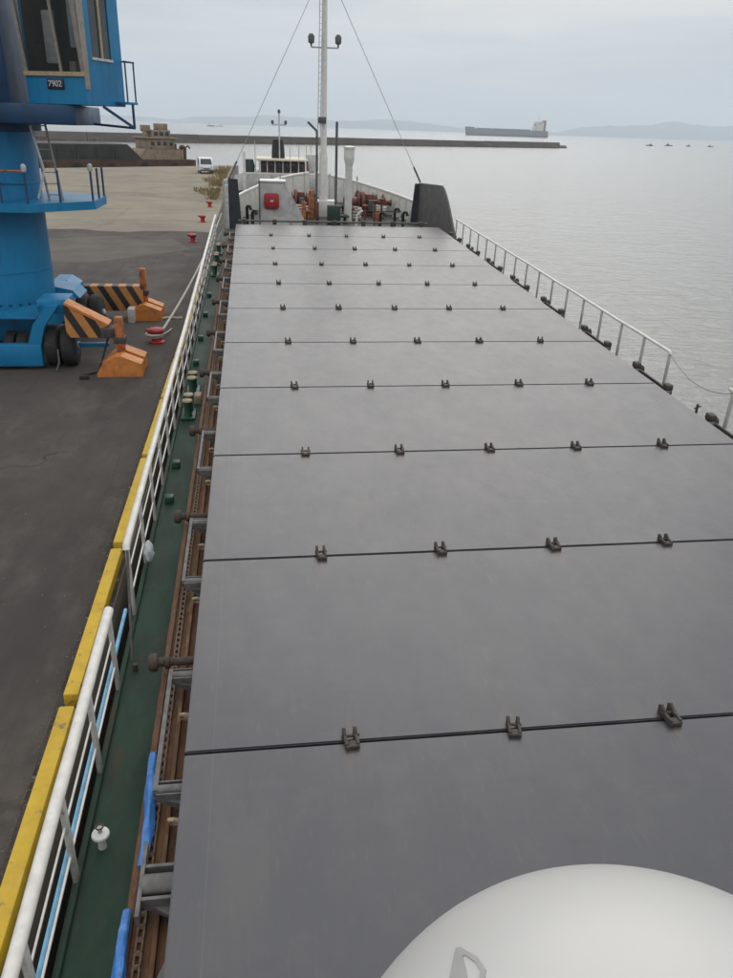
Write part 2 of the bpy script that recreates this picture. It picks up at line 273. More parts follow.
# ------------------------------------------------------------------ object helpers
ORG = {}                                   # origin (in the thing's own axes) subtracted from mesh coordinates
def tag(o, label=None, cat=None, group=None, kind=None):
    if label: o['label'] = label
    if cat: o['category'] = cat
    if group: o['group'] = group
    if kind: o['kind'] = kind
    return o
def root(name, label, cat, org=(0, 0, 0), group=None, ship=False, rotz=0.0, local=False):
    o = bpy.data.objects.new(name, None); COL.objects.link(o); o.empty_display_size = .2
    org = Vector(org)
    if ship:                               # ship axes: camera-relative, tilted by the trim
        o.rotation_euler = (TAU, 0, 0); o.location = Matrix.Rotation(TAU, 3, 'X') @ org + Vector((0, 0, CZ))
        ORG[o] = org
    else:
        o.location = org; o.rotation_euler = (0, 0, rotz); ORG[o] = Vector((0, 0, 0)) if (local or rotz) else org
    return tag(o, label, cat, group)
class MB:
    def __init__(s): s.v = []; s.f = []
    def add(s, vs_, fs): k = len(s.v); s.v += [Vector(v) for v in vs_]; s.f += [tuple(i + k for i in f) for f in fs]; return s
    def box(s, x0, x1, y0, y1, z0, z1):
        return s.add([(x0, y0, z0), (x1, y0, z0), (x1, y1, z0), (x0, y1, z0), (x0, y0, z1), (x1, y0, z1), (x1, y1, z1), (x0, y1, z1)],
                     [(0, 3, 2, 1), (4, 5, 6, 7), (0, 1, 5, 4), (1, 2, 6, 5), (2, 3, 7, 6), (3, 0, 4, 7)])
    def bbox(s, x0, x1, y0, y1, z0, z1, b=.01):      # chamfered box
        bm = bmesh.new(); bmesh.ops.create_cube(bm, size=1)
        for v in bm.verts: v.co = ((x0 + x1) / 2 + v.co.x * (x1 - x0), (y0 + y1) / 2 + v.co.y * (y1 - y0), (z0 + z1) / 2 + v.co.z * (z1 - z0))
        bmesh.ops.bevel(bm, geom=list(bm.edges), offset=b, segments=2, affect='EDGES', profile=.5)
        bm.verts.index_update(); s.add([v.co for v in bm.verts], [[v.index for v in f.verts] for f in bm.faces]); bm.free(); return s
    def cyl(s, p0, p1, r0, r1=None, n=10, cap=True):
        p0 = Vector(p0); p1 = Vector(p1); r1 = r0 if r1 is None else r1
        d = (p1 - p0).normalized(); a = d.orthogonal().normalized(); b = d.cross(a); k = len(s.v)
        for p, r in ((p0, r0), (p1, r1)):
            for i in range(n): t = 2 * math.pi * i / n; s.v.append(p + (a * math.cos(t) + b * math.sin(t)) * r)
        for i in range(n): j = (i + 1) % n; s.f.append((k + i, k + j, k + n + j, k + n + i))
        if cap: s.f.append(tuple(k + i for i in range(n))[::-1]); s.f.append(tuple(k + n + i for i in range(n)))
        return s
    def tube(s, pts, r, n=8):
        pts = [Vector(p) for p in pts]; k = len(s.v); a = None
        for i, p in enumerate(pts):
            d = (pts[min(i + 1, len(pts) - 1)] - pts[max(i - 1, 0)]).normalized()
            a = d.orthogonal().normalized() if a is None else (a - d * a.dot(d)).normalized()
            b = d.cross(a)
            for j in range(n): t = 2 * math.pi * j / n; s.v.append(p + (a * math.cos(t) + b * math.sin(t)) * r)
        for i in range(len(pts) - 1):
            for j in range(n): q = (j + 1) % n; s.f.append((k + i * n + j, k + i * n + q, k + (i + 1) * n + q, k + (i + 1) * n + j))
        s.f.append(tuple(k + j for j in range(n))[::-1]); s.f.append(tuple(k + (len(pts) - 1) * n + j for j in range(n))); return s
    def lathe(s, c, prof, n=20, axis='Z'):
        c = Vector(c); k = len(s.v)
        for r, h in prof:
            for i in range(n):
                t = 2 * math.pi * i / n; u, v = r * math.cos(t), r * math.sin(t)
                s.v.append(c + (Vector((u, v, h)) if axis == 'Z' else Vector((h, u, v)) if axis == 'X' else Vector((v, h, u))))
        for q in range(len(prof) - 1):
            for i in range(n): j = (i + 1) % n; s.f.append((k + q * n + i, k + q * n + j, k + (q + 1) * n + j, k + (q + 1) * n + i))
        s.f.append(tuple(k + i for i in range(n))[::-1]); s.f.append(tuple(k + (len(prof) - 1) * n + i for i in range(n))); return s
    def prism(s, poly, a0, a1, axis='Y'):            # poly in the two other axes, extruded along axis
        f = {'Y': lambda u, v, a: (u, a, v), 'X': lambda u, v, a: (a, u, v), 'Z': lambda u, v, a: (u, v, a)}[axis]
        n = len(poly); k = len(s.v)
        s.v += [Vector(f(u, v, a0)) for u, v in poly] + [Vector(f(u, v, a1)) for u, v in poly]
        s.f.append(tuple(k + i for i in range(n))); s.f.append(tuple(k + n + i for i in range(n))[::-1])
        for i in range(n): j = (i + 1) % n; s.f.append((k + i, k + n + i, k + n + j, k + j))
        return s
    def bar(s, p0, p1, wx, wz):                      # rectangular bar
        p0 = Vector(p0); p1 = Vector(p1); d = (p1 - p0).normalized()
        a = d.cross(Vector((0, 0, 1))); a = a.normalized() if a.length > 1e-4 else Vector((1, 0, 0)); b = a.cross(d)
        q = []
        for p in (p0, p1):
            for u, v in ((-1, -1), (1, -1), (1, 1), (-1, 1)): q.append(p + a * u * wx / 2 + b * v * wz / 2)
        return s.add(q, [(0, 1, 2, 3), (7, 6, 5, 4), (0, 4, 5, 1), (1, 5, 6, 2), (2, 6, 7, 3), (3, 7, 4, 0)])
    def mesh(s, name, m, org=Vector((0, 0, 0)), smooth=True):
        me = bpy.data.meshes.new(name); me.from_pydata([v - org for v in s.v], [], s.f)
        bm = bmesh.new(); bm.from_mesh(me); bmesh.ops.recalc_face_normals(bm, faces=bm.faces)
        if smooth:
            for f in bm.faces: f.smooth = True
            for e_ in bm.edges: e_.smooth = len(e_.link_faces) == 2 and e_.calc_face_angle(0) < R(38)
        bm.to_mesh(me); bm.free(); me.materials.append(M[m]); return me
    def build(s, name, m, parent=None, smooth=True):
        org = ORG.get(parent, Vector((0, 0, 0)))
        o = bpy.data.objects.new(name, s.mesh(name, m, org, smooth)); COL.objects.link(o)
        if parent: o.parent = parent; ORG[o] = org
        return o
def place(name, me, p, parent, rotz=0.0, flip=False):    # shared-mesh piece at p (same axes as the parent's coordinates)
    o = bpy.data.objects.new(name, me); COL.objects.link(o); o.parent = parent; o.location = Vector(p) - ORG[parent]
    o.rotation_euler = (0, 0, rotz); ORG[o] = None; return o
def copy_tree(o, parent=None):
    c = o.copy(); COL.objects.link(c); c.parent = parent
    for ch in list(o.children): copy_tree(ch, c)
    return c
def solo(mb, name, m, label, cat, org, group=None, ship=False):
    """a thing that is one mesh, its origin at its base"""
    org = Vector(org); o = bpy.data.objects.new(name, mb.mesh(name, m, org)); COL.objects.link(o)
    if ship: o.rotation_euler = (TAU, 0, 0); o.location = Matrix.Rotation(TAU, 3, 'X') @ org + Vector((0, 0, CZ))
    else: o.location = org
    return tag(o, label, cat, group)
def S2W(p): return Matrix.Rotation(TAU, 3, 'X') @ Vector(p) + Vector((0, 0, CZ))

# ================================================================== SETTING
def grid_sheet(name, m, x0, x1, y0, y1, z):
    return MB().add([(x0, y0, z), (x1, y0, z), (x1, y1, z), (x0, y1, z)], [(0, 1, 2, 3)]).build(name, m)
tag(grid_sheet('sea', 'water', -14000, 14000, -2000, 14500, 0), kind='structure')
QZ = 2.2
far = [(-2.15, 146), (-9.5, 140), (-29, 123), (-75, 92)]
qp = [(-75, -25), (-2.15, -25)] + far
tag(MB().prism(qp, -3, QZ, 'Z').build('quay', 'concrete', smooth=False), kind='structure')
# asphalt apron with a ragged far edge, 4 mm above the concrete
edge = []
x = -2.50
while x > -60:
    edge.append((x, 54 + 1.1 * math.sin(x * .9) * .5 + random.uniform(-.35, .35) + max(0, (-x - 9) * .02))); x -= random.uniform(.5, 1.3)
ap = [(-70, -24), (-2.50, -24)] + edge + [(-70, 56)]
tag(MB().add([(a, b, QZ + .004) for a, b in ap], [tuple(range(len(ap)))]).build('asphalt_apron', 'asphalt'), kind='structure')
pp = [(-3.4 - random.uniform(0, .5), 46)] + [(-3.2 - 1.6 * i, 50.5 + random.uniform(-1, 1.2)) for i in range(1, 14)] + [(-30, 41 + random.uniform(-1, 1)), (-22, 39.5), (-14, 42), (-8, 41)]
tag(MB().add([(a, b, QZ + .008) for a, b in pp], [tuple(range(len(pp)))]).build('asphalt_patch', 'patch'), kind='structure')
# concrete coping along the quay edge, in slabs with open joints
cop = tag(MB().box(-2.62, -2.16, -24, 145, QZ - .2, QZ + .002).build('quay_coping', 'coping', smooth=False), kind='structure'); ORG[cop] = Vector((0, 0, 0))
# dark stains / wheel tracks seams: expansion joints of the concrete as thin sealed strips
for i, yj in enumerate((60, 68, 76, 84, 92, 100, 110, 120)):
    tag(MB().box(-60 if yj < 98 else -20, -2.7, yj, yj + .07, QZ - .01, QZ + .004).build('concrete_joint', 'patch'), kind='structure')

# hills across the bay, hazed by the air
def hills(name, y, pts, depth, seed):
    rnd = random.Random(seed); n = 90; x0, x1 = pts[0][0], pts[-1][0]
    def hgt(x):
        for (a, ha), (b, hb) in zip(pts, pts[1:]):
            if a <= x <= b: t = (x - a) / (b - a); t = t * t * (3 - 2 * t); return ha + (hb - ha) * t
        return 0
    v = []; f = []; rows = 7
    jit = [rnd.uniform(-1, 1) for _ in range(n + 1)]
    for r in range(rows):
        q = r / (rows - 1); k = math.sin(math.pi * q)
        for i in range(n + 1):
            xx = x0 + (x1 - x0) * i / n; h = hgt(xx) * k * (1 + .05 * jit[i]) + rnd.uniform(-4, 4) * k
            v.append((xx, y + (q - .5) * depth, max(h, -1) if 0 < r < rows - 1 else -1))
    for r in range(rows - 1):
        for i in range(n): a = r * (n + 1) + i; f.append((a, a + 1, a + n + 2, a + n + 1))
    o = MB().add(v, f).build(name, 'hill'); return tag(o, kind='structure')
hills('hills_right', 12000, [(3900, 0), (4450, 45), (4900, 135), (5340, 155), (5800, 180), (6180, 245), (6500, 200), (6740, 190), (7300, 215), (8200, 300), (9500, 160), (10500, 0)], 1700, 1)
hills('hills_left', 12600, [(-6500, 60), (-4500, 110), (-2600, 70), (-1600, 70), (-1100, 45), (-650, 95), (0, 110), (280, 145), (690, 125), (1300, 95), (2080, 135), (2500, 110), (2900, 75), (3600, 0)], 1500, 2)

# breakwater: long rubble-and-concrete mole with a cap and joints
bw = root('breakwater', 'long low dark concrete breakwater crossing the water beyond the quay', 'breakwater', (60, 470, 0))
A = Vector((-330, 160 + 60, 0)); B = Vector((221, 592, 0)); A = B + (Vector((-86.6, 371.5, 0)) - B) * 1.9
d = (B - A).normalized(); nrm = Vector((-d.y, d.x, 0)); Lb = (B - A).length
def bwprof(mb, s0, s1, lo_w, hi_w, z0, z1):
    p, q = A + d * s0, A + d * s1
    mb.add([p - nrm * lo_w + Vector((0, 0, z0)), q - nrm * lo_w + Vector((0, 0, z0)), q + nrm * lo_w + Vector((0, 0, z0)), p + nrm * lo_w + Vector((0, 0, z0)),
            p - nrm * hi_w + Vector((0, 0, z1)), q - nrm * hi_w + Vector((0, 0, z1)), q + nrm * hi_w + Vector((0, 0, z1)), p + nrm * hi_w + Vector((0, 0, z1))],
           [(0, 3, 2, 1), (4, 5, 6, 7), (0, 1, 5, 4), (1, 2, 6, 5), (2, 3, 7, 6), (3, 0, 4, 7)])
nb = 26
for i in range(nb):
    s0 = Lb * i / nb + .15; s1 = Lb * (i + 1) / nb - .15 - (7 if i == nb - 1 else 0); mb = MB()
    h = 3.5 + random.uniform(-.12, .12)
    bwprof(mb, s0, s1, 4.5, 3.6, -2, h); mb.build('caisson', 'stone', bw, smooth=False)
mb = MB(); bwprof(mb, Lb - 9, Lb + 4, 4.4, 1.5, -2, 1.7); mb.build('rubble_toe', 'stone', bw, smooth=False)
rb = MB(); rnd = random.Random(4)
for i in range(700):
    s_ = rnd.uniform(Lb * .1, Lb); p = A + d * s_ - nrm * rnd.uniform(4.0, 5.4); r = rnd.uniform(.4, .9)
    rb.box(p.x - r, p.x + r, p.y - r, p.y + r, -.5, rnd.uniform(.2, .9))
tag(rb.build('rubble', 'stone', bw, smooth=False), kind='stuff')

# ================================================================== SHIP (camera-relative, trimmed axes)
CX = 4.29; DZ = -6.73; HT = -5.9
ship = root('cargo_ship', 'dark grey coaster moored at the quay with long hatch and white bow mast', 'ship', (CX, 0, -8.6), ship=True)
# half breadth by station
st = [(-22, 6.15), (41, 6.12), (44, 6.0), (48, 5.55), (51, 4.75), (54, 3.75), (57, 2.5), (59, 1.35), (60.2, .25)]
def half(y):
    for (a, ha), (b, hb) in zip(st, st[1:]):
        if a <= y <= b: return ha + (hb - ha) * (y - a) / (b - a)
    return st[-1][1]
ys = [-22, -10, 0, 10, 20, 30, 41] + [41 + i * .8 for i in range(1, 25)]
port = [(CX - half(y), y) for y in ys]; stbd = [(CX + half(y), y) for y in ys]
loop = port + stbd[::-1]
MB().prism(loop, -13, DZ - .012, 'Z').build('hull', 'hull', ship)
MB().add([(x_, y_, DZ) for x_, y_ in [(CX - half(y) + .06, y) for y in ys if y <= 41] + [(CX + half(y) - .06, y) for y in ys[::-1] if y <= 41]], [tuple(range(14))]).build('side_deck', 'green', ship)
ff = [(CX - half(y) + .06, y) for y in ys if y >= 41] + [(CX + half(y) - .06, y) for y in ys[::-1] if y >= 41]
MB().add([(x_, y_, DZ + .003) for x_, y_ in ff], [tuple(range(len(ff)))]).build('forecastle_deck', 'fdeck', ship)
# gunwale bar along both sides
for sx in (-1, 1):
    MB().tube([(CX + sx * (half(y) - .03), y, DZ + .01) for y in ys if y <= 41], .04, 8).build('gunwale_bar', 'green', ship)
# hatch coaming: wall, rusty top flange with chain groove
for sx in (-1, 1):
    xo = CX + sx * 5.54; xi = CX + sx * 4.95
    a, b = min(xo - sx * .12, xi), max(xo - sx * .12, xi)
    cw = MB().box(a, b, 1.5, 41.2, DZ, -6.40).build('coaming', 'coamrust', ship)
    a, b = min(xo, xi), max(xo, xi)
    MB().bbox(a, b, 1.5, 41.2, -6.40, -6.35, .012).build('coaming_flange', 'coamrust', cw)
    xr = CX + sx * 5.49
    MB().bbox(xr - .03, xr + .03, 1.5, 41.2, -6.35, -6.30, .008).build('flange_lip', 'coamrust', cw)
    xr = CX + sx * 5.26
    MB().bbox(xr - .022, xr + .022, 1.5, 41.2, -6.35, -6.28, .006).build('runner_bar', 'coamrust', cw)
    xr = CX + sx * 5.14
    MB().cyl((xr, 1.5, -6.32), (xr, 41.2, -6.32), .022, n=8).build('hydraulic_pipe', 'knob', cw)
    if sx < 0:
        ch = MB(); yy = 1.6; xr = CX + sx * 5.385; k = 0
        while yy < 41:
            if k % 2 == 0: ch.box(xr - .034, xr - .017, yy - .052, yy + .052, -6.348, -6.302); ch.box(xr + .017, xr + .034, yy - .052, yy + .052, -6.348, -6.302)
            else: ch.cyl((xr - .03, yy, -6.325), (xr + .03, yy, -6.325), .026, n=6)
            yy += .058; k += 1
        tag(ch.build('drive_chain', 'chain', ship, smooth=False), kind='stuff')
    # coaming stays under the flange
    stay = MB().prism([(0, 0), (-sx * .0, .34), (sx * .10, .34), (sx * .02, 0)], -.01, .01).mesh('coaming_stay', 'coamrust', smooth=False)
    for i in range(32): place('coaming_stay', stay, (CX + sx * 5.425, 2.2 + i * 1.2, DZ), cw)
MB().box(CX - 5.0, CX + 5.0, 41.22, 41.55, DZ, -6.0).build('hatch_end_coaming', 'wing', ship)
MB().tube([(CX - 5.0, 41.5, -5.80), (CX + 4.6, 41.5, -5.80)], .05).build('end_pipe', 'wing', ship)
for i in range(7): MB().bbox(CX - 4.8 + i * 1.5, CX - 4.6 + i * 1.5, 41.42, 41.58, -6.0, -5.72, .01).build('end_stopper', 'cleat', ship)

# guard rails ------------------------------------------------------
RZ = -5.55
postL = MB().bbox(-.022, .022, -.05, .05, DZ, RZ - .03, .006)
postL_me = postL.mesh('rail_post', 'post')
def guard_rail(x_, y0, y1, posts, top_r, label=None):
    g = MB().tube([(x_, y0, RZ - .06), (x_, y0 + .03, RZ - .012), (x_, y0 + .10, RZ)] + [(x_, y0 + (y1 - y0) * t / 14, RZ + .008 * math.sin(t * 2.1)) for t in range(1, 15)], top_r, 12).build('guard_rail', 'rail', ship)
    if x_ < 0: MB().tube([(x_ + .0, y0 + .05, RZ - .40), (x_, y1, RZ - .40)], .011, 6).build('middle_rail', 'rail', g)
    if x_ < 0: MB().tube([(x_ + .0, y0 + .05, RZ - .78), (x_, y1, RZ - .78)], .013, 6).build('lower_rail', 'rail', g)
    for y in posts: place('rail_post', postL_me, (x_, y, 0), g, rotz=(0 if x_ < 0 else math.pi))
    return g
guard_rail(-1.82, -2.0, 7.98, [7.93 - 1.34 * i for i in range(8)], .058)
guard_rail(-1.82, 9.45, 41.4, [9.5 + 1.38 * i for i in range(24)], .05)
guard_rail(10.40, 18.12, 41.4, [18.15 + 1.445 * i for i in range(17)], .042)
guard_rail(10.40, 15.25, 2.0, [15.2 - 1.45 * i for i in range(9)], .042)
# hinged gangway stanchion and gate chain
MB().bar((-1.80, 9.40, RZ - .05), (-1.70, 8.35, DZ + .1), .03, .05).build('folding_stanchion', 'cleat', ship)
MB().cyl((-1.66, 8.30, DZ), (-1.66, 8.30, DZ + .10), .035, n=8).build('stanchion_socket', 'knob', ship)
cp = []
for i in range(21): t = i / 20; cp.append((10.40, 15.2 + (18.12 - 15.2) * t, RZ - .05 - .30 * 4 * t * (1 - t)))
MB().tube(cp, .012, 5).build('gate_chain', 'wire', ship)
MB().cyl((10.35, 16.35, DZ), (10.35, 16.35, DZ + .45), .03, n=8).cyl((10.26, 16.3, DZ + .36), (10.5, 16.45, DZ + .36), .018, n=6).build('gate_stub_post', 'cleat', ship)
# deck-edge pipes
MB().tube([(-1.875, -2, -6.41), (-1.875, 9.2, -6.41)], .026, 8).build('rail_hose', 'bluepipe', ship)

# mushroom sounding vent
def lathe_part(name, m, c, prof, parent, n=20): return MB().lathe(c, prof, n).build(name, m, parent)
VX = -1.645
v_ = lathe_part('mushroom_vent', 'white', (VX, 5.62, DZ), [(.042, 0), (.036, .08), (.036, .15), (.080, .16), (.088, .175), (.082, .195), (.045, .21), (.01, .212)], ship)
MB().cyl((VX, 5.62, DZ + .205), (VX, 5.62, DZ + .28), .022, n=10).build('spindle', 'post', v_)
MB().tube([(VX + .036 * math.cos(t * .524), 5.62 + .036 * math.sin(t * .524), DZ + .285) for t in range(13)], .008, 6).build('hand_wheel', 'cleat', v_)
# mooring bitts (green, pale worn tops)
def bitt(y, xx=-1.58):
    b = MB().bbox(xx - .16, xx + .16, y - .34, y + .34, DZ, DZ + .06, .015).build('mooring_bitt', 'bittgreen', ship)
    for dy in (-.2, .2):
        MB().lathe((xx, y + dy, DZ + .06), [(.1, 0), (.085, .04), (.085, .30), (.12, .32), (.12, .36)], 16).build('bitt_post', 'bittgreen', b)
        MB().lathe((xx, y + dy, DZ + .42), [(.118, 0), (.11, .03), (.02, .04)], 16).build('worn_cap', 'tan', b)
bitt(18.9); bitt(17.3); bitt(32.9); bitt(35.2); bitt(37.6)
MB().bbox(-1.5, -1.33, 18.0, 18.3, DZ, DZ + .22, .02).build('fairlead_roller_box', 'tan', ship)
for y in (12.9, 14.4, 21.0, 23.4, 26.2, 29.0): MB().bbox(-1.72, -1.56, y, y + .16, DZ, DZ + .14, .02).build('deck_eye', 'bittgreen', ship)

# forecastle -------------------------------------------------------
for sx in (-1, 1):
    wy = [41.15 + i * .3 for i in range(24)] if sx > 0 else [45.3 + i * .3 for i in range(10)]
    def wtop(y):
        if y < 44.1: t = min(1, (y - 41.15) / 2.95); return -6.35 + 2.10 * (.55 * t + .45 * math.sin(t * math.pi / 2))
        return -4.25 - (y - 44.1) * .065
    mb = MB(); vv = []; n = len(wy)
    for y in wy:
        xo = CX + sx * (half(y) - .02); xi = xo - sx * .12
        vv += [(xi, y, DZ), (xi, y, wtop(y)), (xo, y, wtop(y)), (xo, y, DZ)]
    fs = [(0, 1, 2, 3), (4 * n - 4, 4 * n - 1, 4 * n - 2, 4 * n - 3)]
    for i in range(n - 1):
        k = 4 * i
        for a in range(4): b = (a + 1) % 4; fs.append((k + a, k + b, k + 4 + b, k + 4 + a))
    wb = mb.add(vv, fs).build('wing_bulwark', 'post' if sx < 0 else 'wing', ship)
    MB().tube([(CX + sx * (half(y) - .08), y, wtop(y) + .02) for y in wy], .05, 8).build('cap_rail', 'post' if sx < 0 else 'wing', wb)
    x_a = CX + sx * 5.53; x_b = CX + sx * (4.98 if sx > 0 else 4.86); yp = 48.0 if sx > 0 else 45.0
    zt = -4.5 if sx > 0 else -4.2; pl = [(x_a, DZ), (x_b + sx * .0, DZ), (x_b + sx * .16, zt), (x_a, zt + .04)]
    if sx < 0: MB().bbox(x_a - .20, x_a - .004, 44.9, 45.15, DZ, -4.5, .02).build('edge_post', 'post', ship)
    MB().prism(pl, yp, yp + .1).build('break_plate', 'hull', ship, smooth=False)
# bow bulwark, white inside
by = [48.2 + i * .5 for i in range(24)] + [60.15]
def btop(y): return -5.62 + .5 * (y - 48.2) / 12 + .02
for sx in (-1, 1):
    vv = []; vo = []
    for y in by:
        xo = CX + sx * half(y); xi = xo - sx * .07
        vv += [(xi, y, DZ), (xi - sx * -.02, y, btop(y)), (xo - sx * .012, y, btop(y)), (xo - sx * .012, y, DZ)]
    n = len(by); fs = [(0, 1, 2, 3), (4 * n - 4, 4 * n - 1, 4 * n - 2, 4 * n - 3)]
    for i in range(n - 1):
        k = 4 * i
        for a in range(4): b = (a + 1) % 4; fs.append((k + a, k + b, k + 4 + b, k + 4 + a))
    bb = MB().add(vv, fs).build('bow_bulwark', 'white', ship)
    MB().tube([(CX + sx * (half(y) - .04), y, btop(y) + .03) for y in by], .085, 8).build('bulwark_rail', 'white', bb)
    for i, y in enumerate(by[1:-3:2]):
        xo = CX + sx * (half(y) - .09)
        MB().prism([(xo, DZ), (xo, btop(y) - .05), (xo - sx * .08, btop(y) - .05), (xo - sx * .42, DZ)], y - .01, y + .01).build('bulwark_stay', 'white', bb, smooth=False)
# mast with ladder, crosstree and lamps
mast = MB().lathe((CX, 50.5, DZ), [(.28, 0), (.26, .5), (.23, 3.4), (.175, 3.6), (.15, 8), (.115, 12.5), (.08, 14.6)], 18).build('mast', 'white', ship)
for xx in (-.42, -.27):
    MB().cyl((CX + xx, 50.3, DZ), (CX + xx + .12, 50.3, 5.5), .022, n=6).build('ladder_rail', 'post', mast)
lr = MB()
for i in range(40): lr.cyl((CX - .41 + .0035 * i * .8, 50.3, DZ + .3 + .3 * i), (CX - .26 + .0035 * i * .8, 50.3, DZ + .3 + .3 * i), .012, n=5)
lr.build('ladder_rung', 'post', mast)
MB().bbox(CX - .78, CX + .78, 50.46, 50.54, 2.28, 2.36, .01).build('crosstree', 'post', mast)
for sx in (-1, 1):
    lp = MB().lathe((CX + sx * .76, 50.5, 2.36), [(.05, 0), (.05, .12), (.17, .18), (.19, .48), (.10, .62)], 12).build('masthead_lamp', 'lamp', mast)
MB().bbox(CX - .35, CX + .1, 50.1, 50.3, -1.55, -1.2, .03).build('mast_floodlight', 'lamp', mast)
MB().bbox(CX - .75, CX + .75, 50.1, 50.9, DZ, DZ + .95, .04).build('mast_base', 'white', mast)
for sx in (-1, 1):
    e = Vector((CX + sx * 5.45, 48.05 if sx > 0 else 45.05, -4.42 if sx > 0 else -4.15)); t = Vector((CX, 50.5, 6.3)); dd = (e - t)
    MB().tube([t, t + dd * .93], .017, 5).build('mast_stay', 'wire', mast)
    MB().cyl(t + dd * .925, e, .055, .055, n=8).build('turnbuckle', 'lamp', mast)
# thin dark posts
pa = MB().tube([(3.69, 48, DZ), (3.69, 48, -2.0), (3.66, 48, -1.85), (3.18, 48, -1.42)], .065, 8).build('derrick_post', 'wing', ship)
MB().cyl((4.80, 48, DZ), (4.80, 48, -1.36), .075, n=10).build('light_post', 'wing', ship)
# ventilator column
MB().lathe((5.53, 48, DZ), [(.24, 0), (.22, .3), (.205, 3.1), (.22, 3.15), (.30, 3.45), (.31, 3.6), (.30, 4.0), (.34, 4.02), (.34, 4.12), (.05, 4.16)], 18).build('ventilator', 'white', ship)
# deck locker with slanted side
lk = MB().prism([(.42, DZ), (.42, -4.42), (1.78, -4.40), (2.95, -6.5), (2.95, DZ)], 46.0, 46.9).build('deck_locker', 'shipwhite', ship, smooth=False)
MB().bbox(.34, 1.86, 45.93, 46.97, -4.40, -4.32, .02).build('locker_roof', 'white', lk)
MB().cyl((.40, 45.9, DZ), (.40, 45.9, -4.2), .035, n=8).build('locker_pole', 'wing', lk)
# windlasses
def windlass(cx_, cy, k):
    w_ = MB().bbox(cx_ - 1.15 * k, cx_ + 1.15 * k, cy - .45, cy + .45, DZ, DZ + .22, .03).build('windlass', 'winch', ship)
    for xx in (-1.05, -.25, .55, 1.05):
        MB().prism([(cy - .42, DZ + .2), (cy - .20, DZ + 1.05), (cy + .20, DZ + 1.05), (cy + .42, DZ + .2)], cx_ + xx * k - .04, cx_ + xx * k + .04, 'X').build('side_frame', 'winch', w_, smooth=False)
    for a, b, r in ((-1.0, -.3, .26), (.6, 1.0, .22)):
        MB().lathe((cx_, cy, DZ + .78), [(.5, a * k), (.5, a * k + .05), (r, a * k + .06), (r, b * k - .06), (.5, b * k - .05), (.5, b * k)], 20, 'X').build('drum', 'winch', w_)
    MB().lathe((cx_, cy, DZ + .80), [(.62, -.18 * k), (.64, -.1 * k), (.62, 0)], 26, 'X').build('gear_wheel', 'winch', w_)
    MB().lathe((cx_, cy, DZ + .78), [(.16, 1.08 * k), (.13, 1.25 * k), (.22, 1.42 * k)], 16, 'X').build('warping_head', 'winch', w_)
    MB().bbox(cx_ + .05 * k, cx_ + .5 * k, cy - .3, cy + .3, DZ + .25, DZ + 1.28, .05).build('gear_case', 'winch', w_)
    MB().lathe((cx_ + .28 * k, cy - .45, DZ + .4), [(.17, 0), (.19, .1), (.19, .55), (.1, .6)], 14).build('motor', 'wing', w_)
windlass(2.75, 51.6, .95); windlass(6.9, 51.2, 1.2)
MB().bbox(3.30, 3.62, 48.9, 49.2, DZ, DZ + 1.65, .06).build('control_stand', 'orangepost', ship)
MB().bbox(4.25, 5.0, 47.0, 47.5, DZ, DZ + 1.05, .06).build('control_box', 'darkgreen', ship)
for xx, yy, h in ((8.0, 46.2, .95), (8.45, 46.0, .8), (7.2, 46.4, .7), (.0, 45.5, .8), (-.3, 46.6, .9)):
    MB().tube([(xx, yy, DZ), (xx, yy, DZ + h), (xx + .05, yy - .08, DZ + h + .1), (xx + .16, yy - .16, DZ + h + .1), (xx + .22, yy - .2, DZ + h - .08)], .085, 10).build('gooseneck_vent', 'black', ship)
for xx, yy, h in ((6.3, 46.3, 1.1), (7.0, 47.3, 1.25), (7.6, 48.6, 1.2), (3.0, 47.6, 1.0)):
    MB().cyl((xx, yy, DZ), (xx, yy, DZ + h), .06, n=8).lathe((xx, yy, DZ + h), [(.05, 0), (.16, .03), (.16, .1), (.05, .14)], 12).build('valve_post', 'winch', ship)
rnd = random.Random(31)
for i in range(16):
    xx = rnd.choice([rnd.uniform(2.6, 3.9), rnd.uniform(4.9, 8.4)]); yy = rnd.uniform(46.5, 53.5); h = rnd.uniform(.5, 1.35); q = rnd.uniform(.06, .16)
    if rnd.random() < .5: MB().bbox(xx - q, xx + q, yy - q, yy + q, DZ, DZ + h, .03).build('brake_stand', rnd.choice(['winch', 'orangepost', 'winch']), ship)
    else: MB().lathe((xx, yy, DZ), [(q * .6, 0), (q * .5, h * .7), (q * 1.7, h * .72), (q * 1.8, h * .85), (q * .7, h)], 14).build('hand_wheel_stand', rnd.choice(['winch', 'orangepost', 'darkgreen']), ship)
for xx, yy in ((2.9, 49.5), (6.1, 49.2), (7.7, 50.0)):
    MB().tube([(xx + .35 * math.cos(a * .5), yy + .35 * math.sin(a * .5), DZ + .06 + a * .012) for a in range(60)], .05, 6).build('rope_coil', 'rope', ship)
MB().tube([(6.0, 45.8, DZ + .75), (6.0, 45.8, DZ + .95), (8.3, 45.8, DZ + .95), (8.3, 45.8, DZ + .6)], .035, 6).build('deck_pipe', 'darkgreen', ship)
MB().tube([(5.7, 45.4, DZ), (5.75, 45.3, DZ + .8), (6.0, 45.2, DZ + 1.05)], .07, 8).build('white_hose', 'white', ship)
for i in range(4): MB().cyl((CX - 2.4 + i * 1.7, 58.2 - abs(CX - 2.4 + i * 1.7 - CX) * .9, DZ), (CX - 2.4 + i * 1.7, 58.2 - abs(CX - 2.4 + i * 1.7 - CX) * .9, DZ + 1.9), .05, n=6).build('bow_stanchion', 'post', ship)
# wheelhouse front below the camera, carrying the dome (outside the frame)
MB().bbox(CX - 5.4, CX + 5.4, -7.0, -.9, DZ, -1.75, .05).build('wheelhouse', 'white', ship)

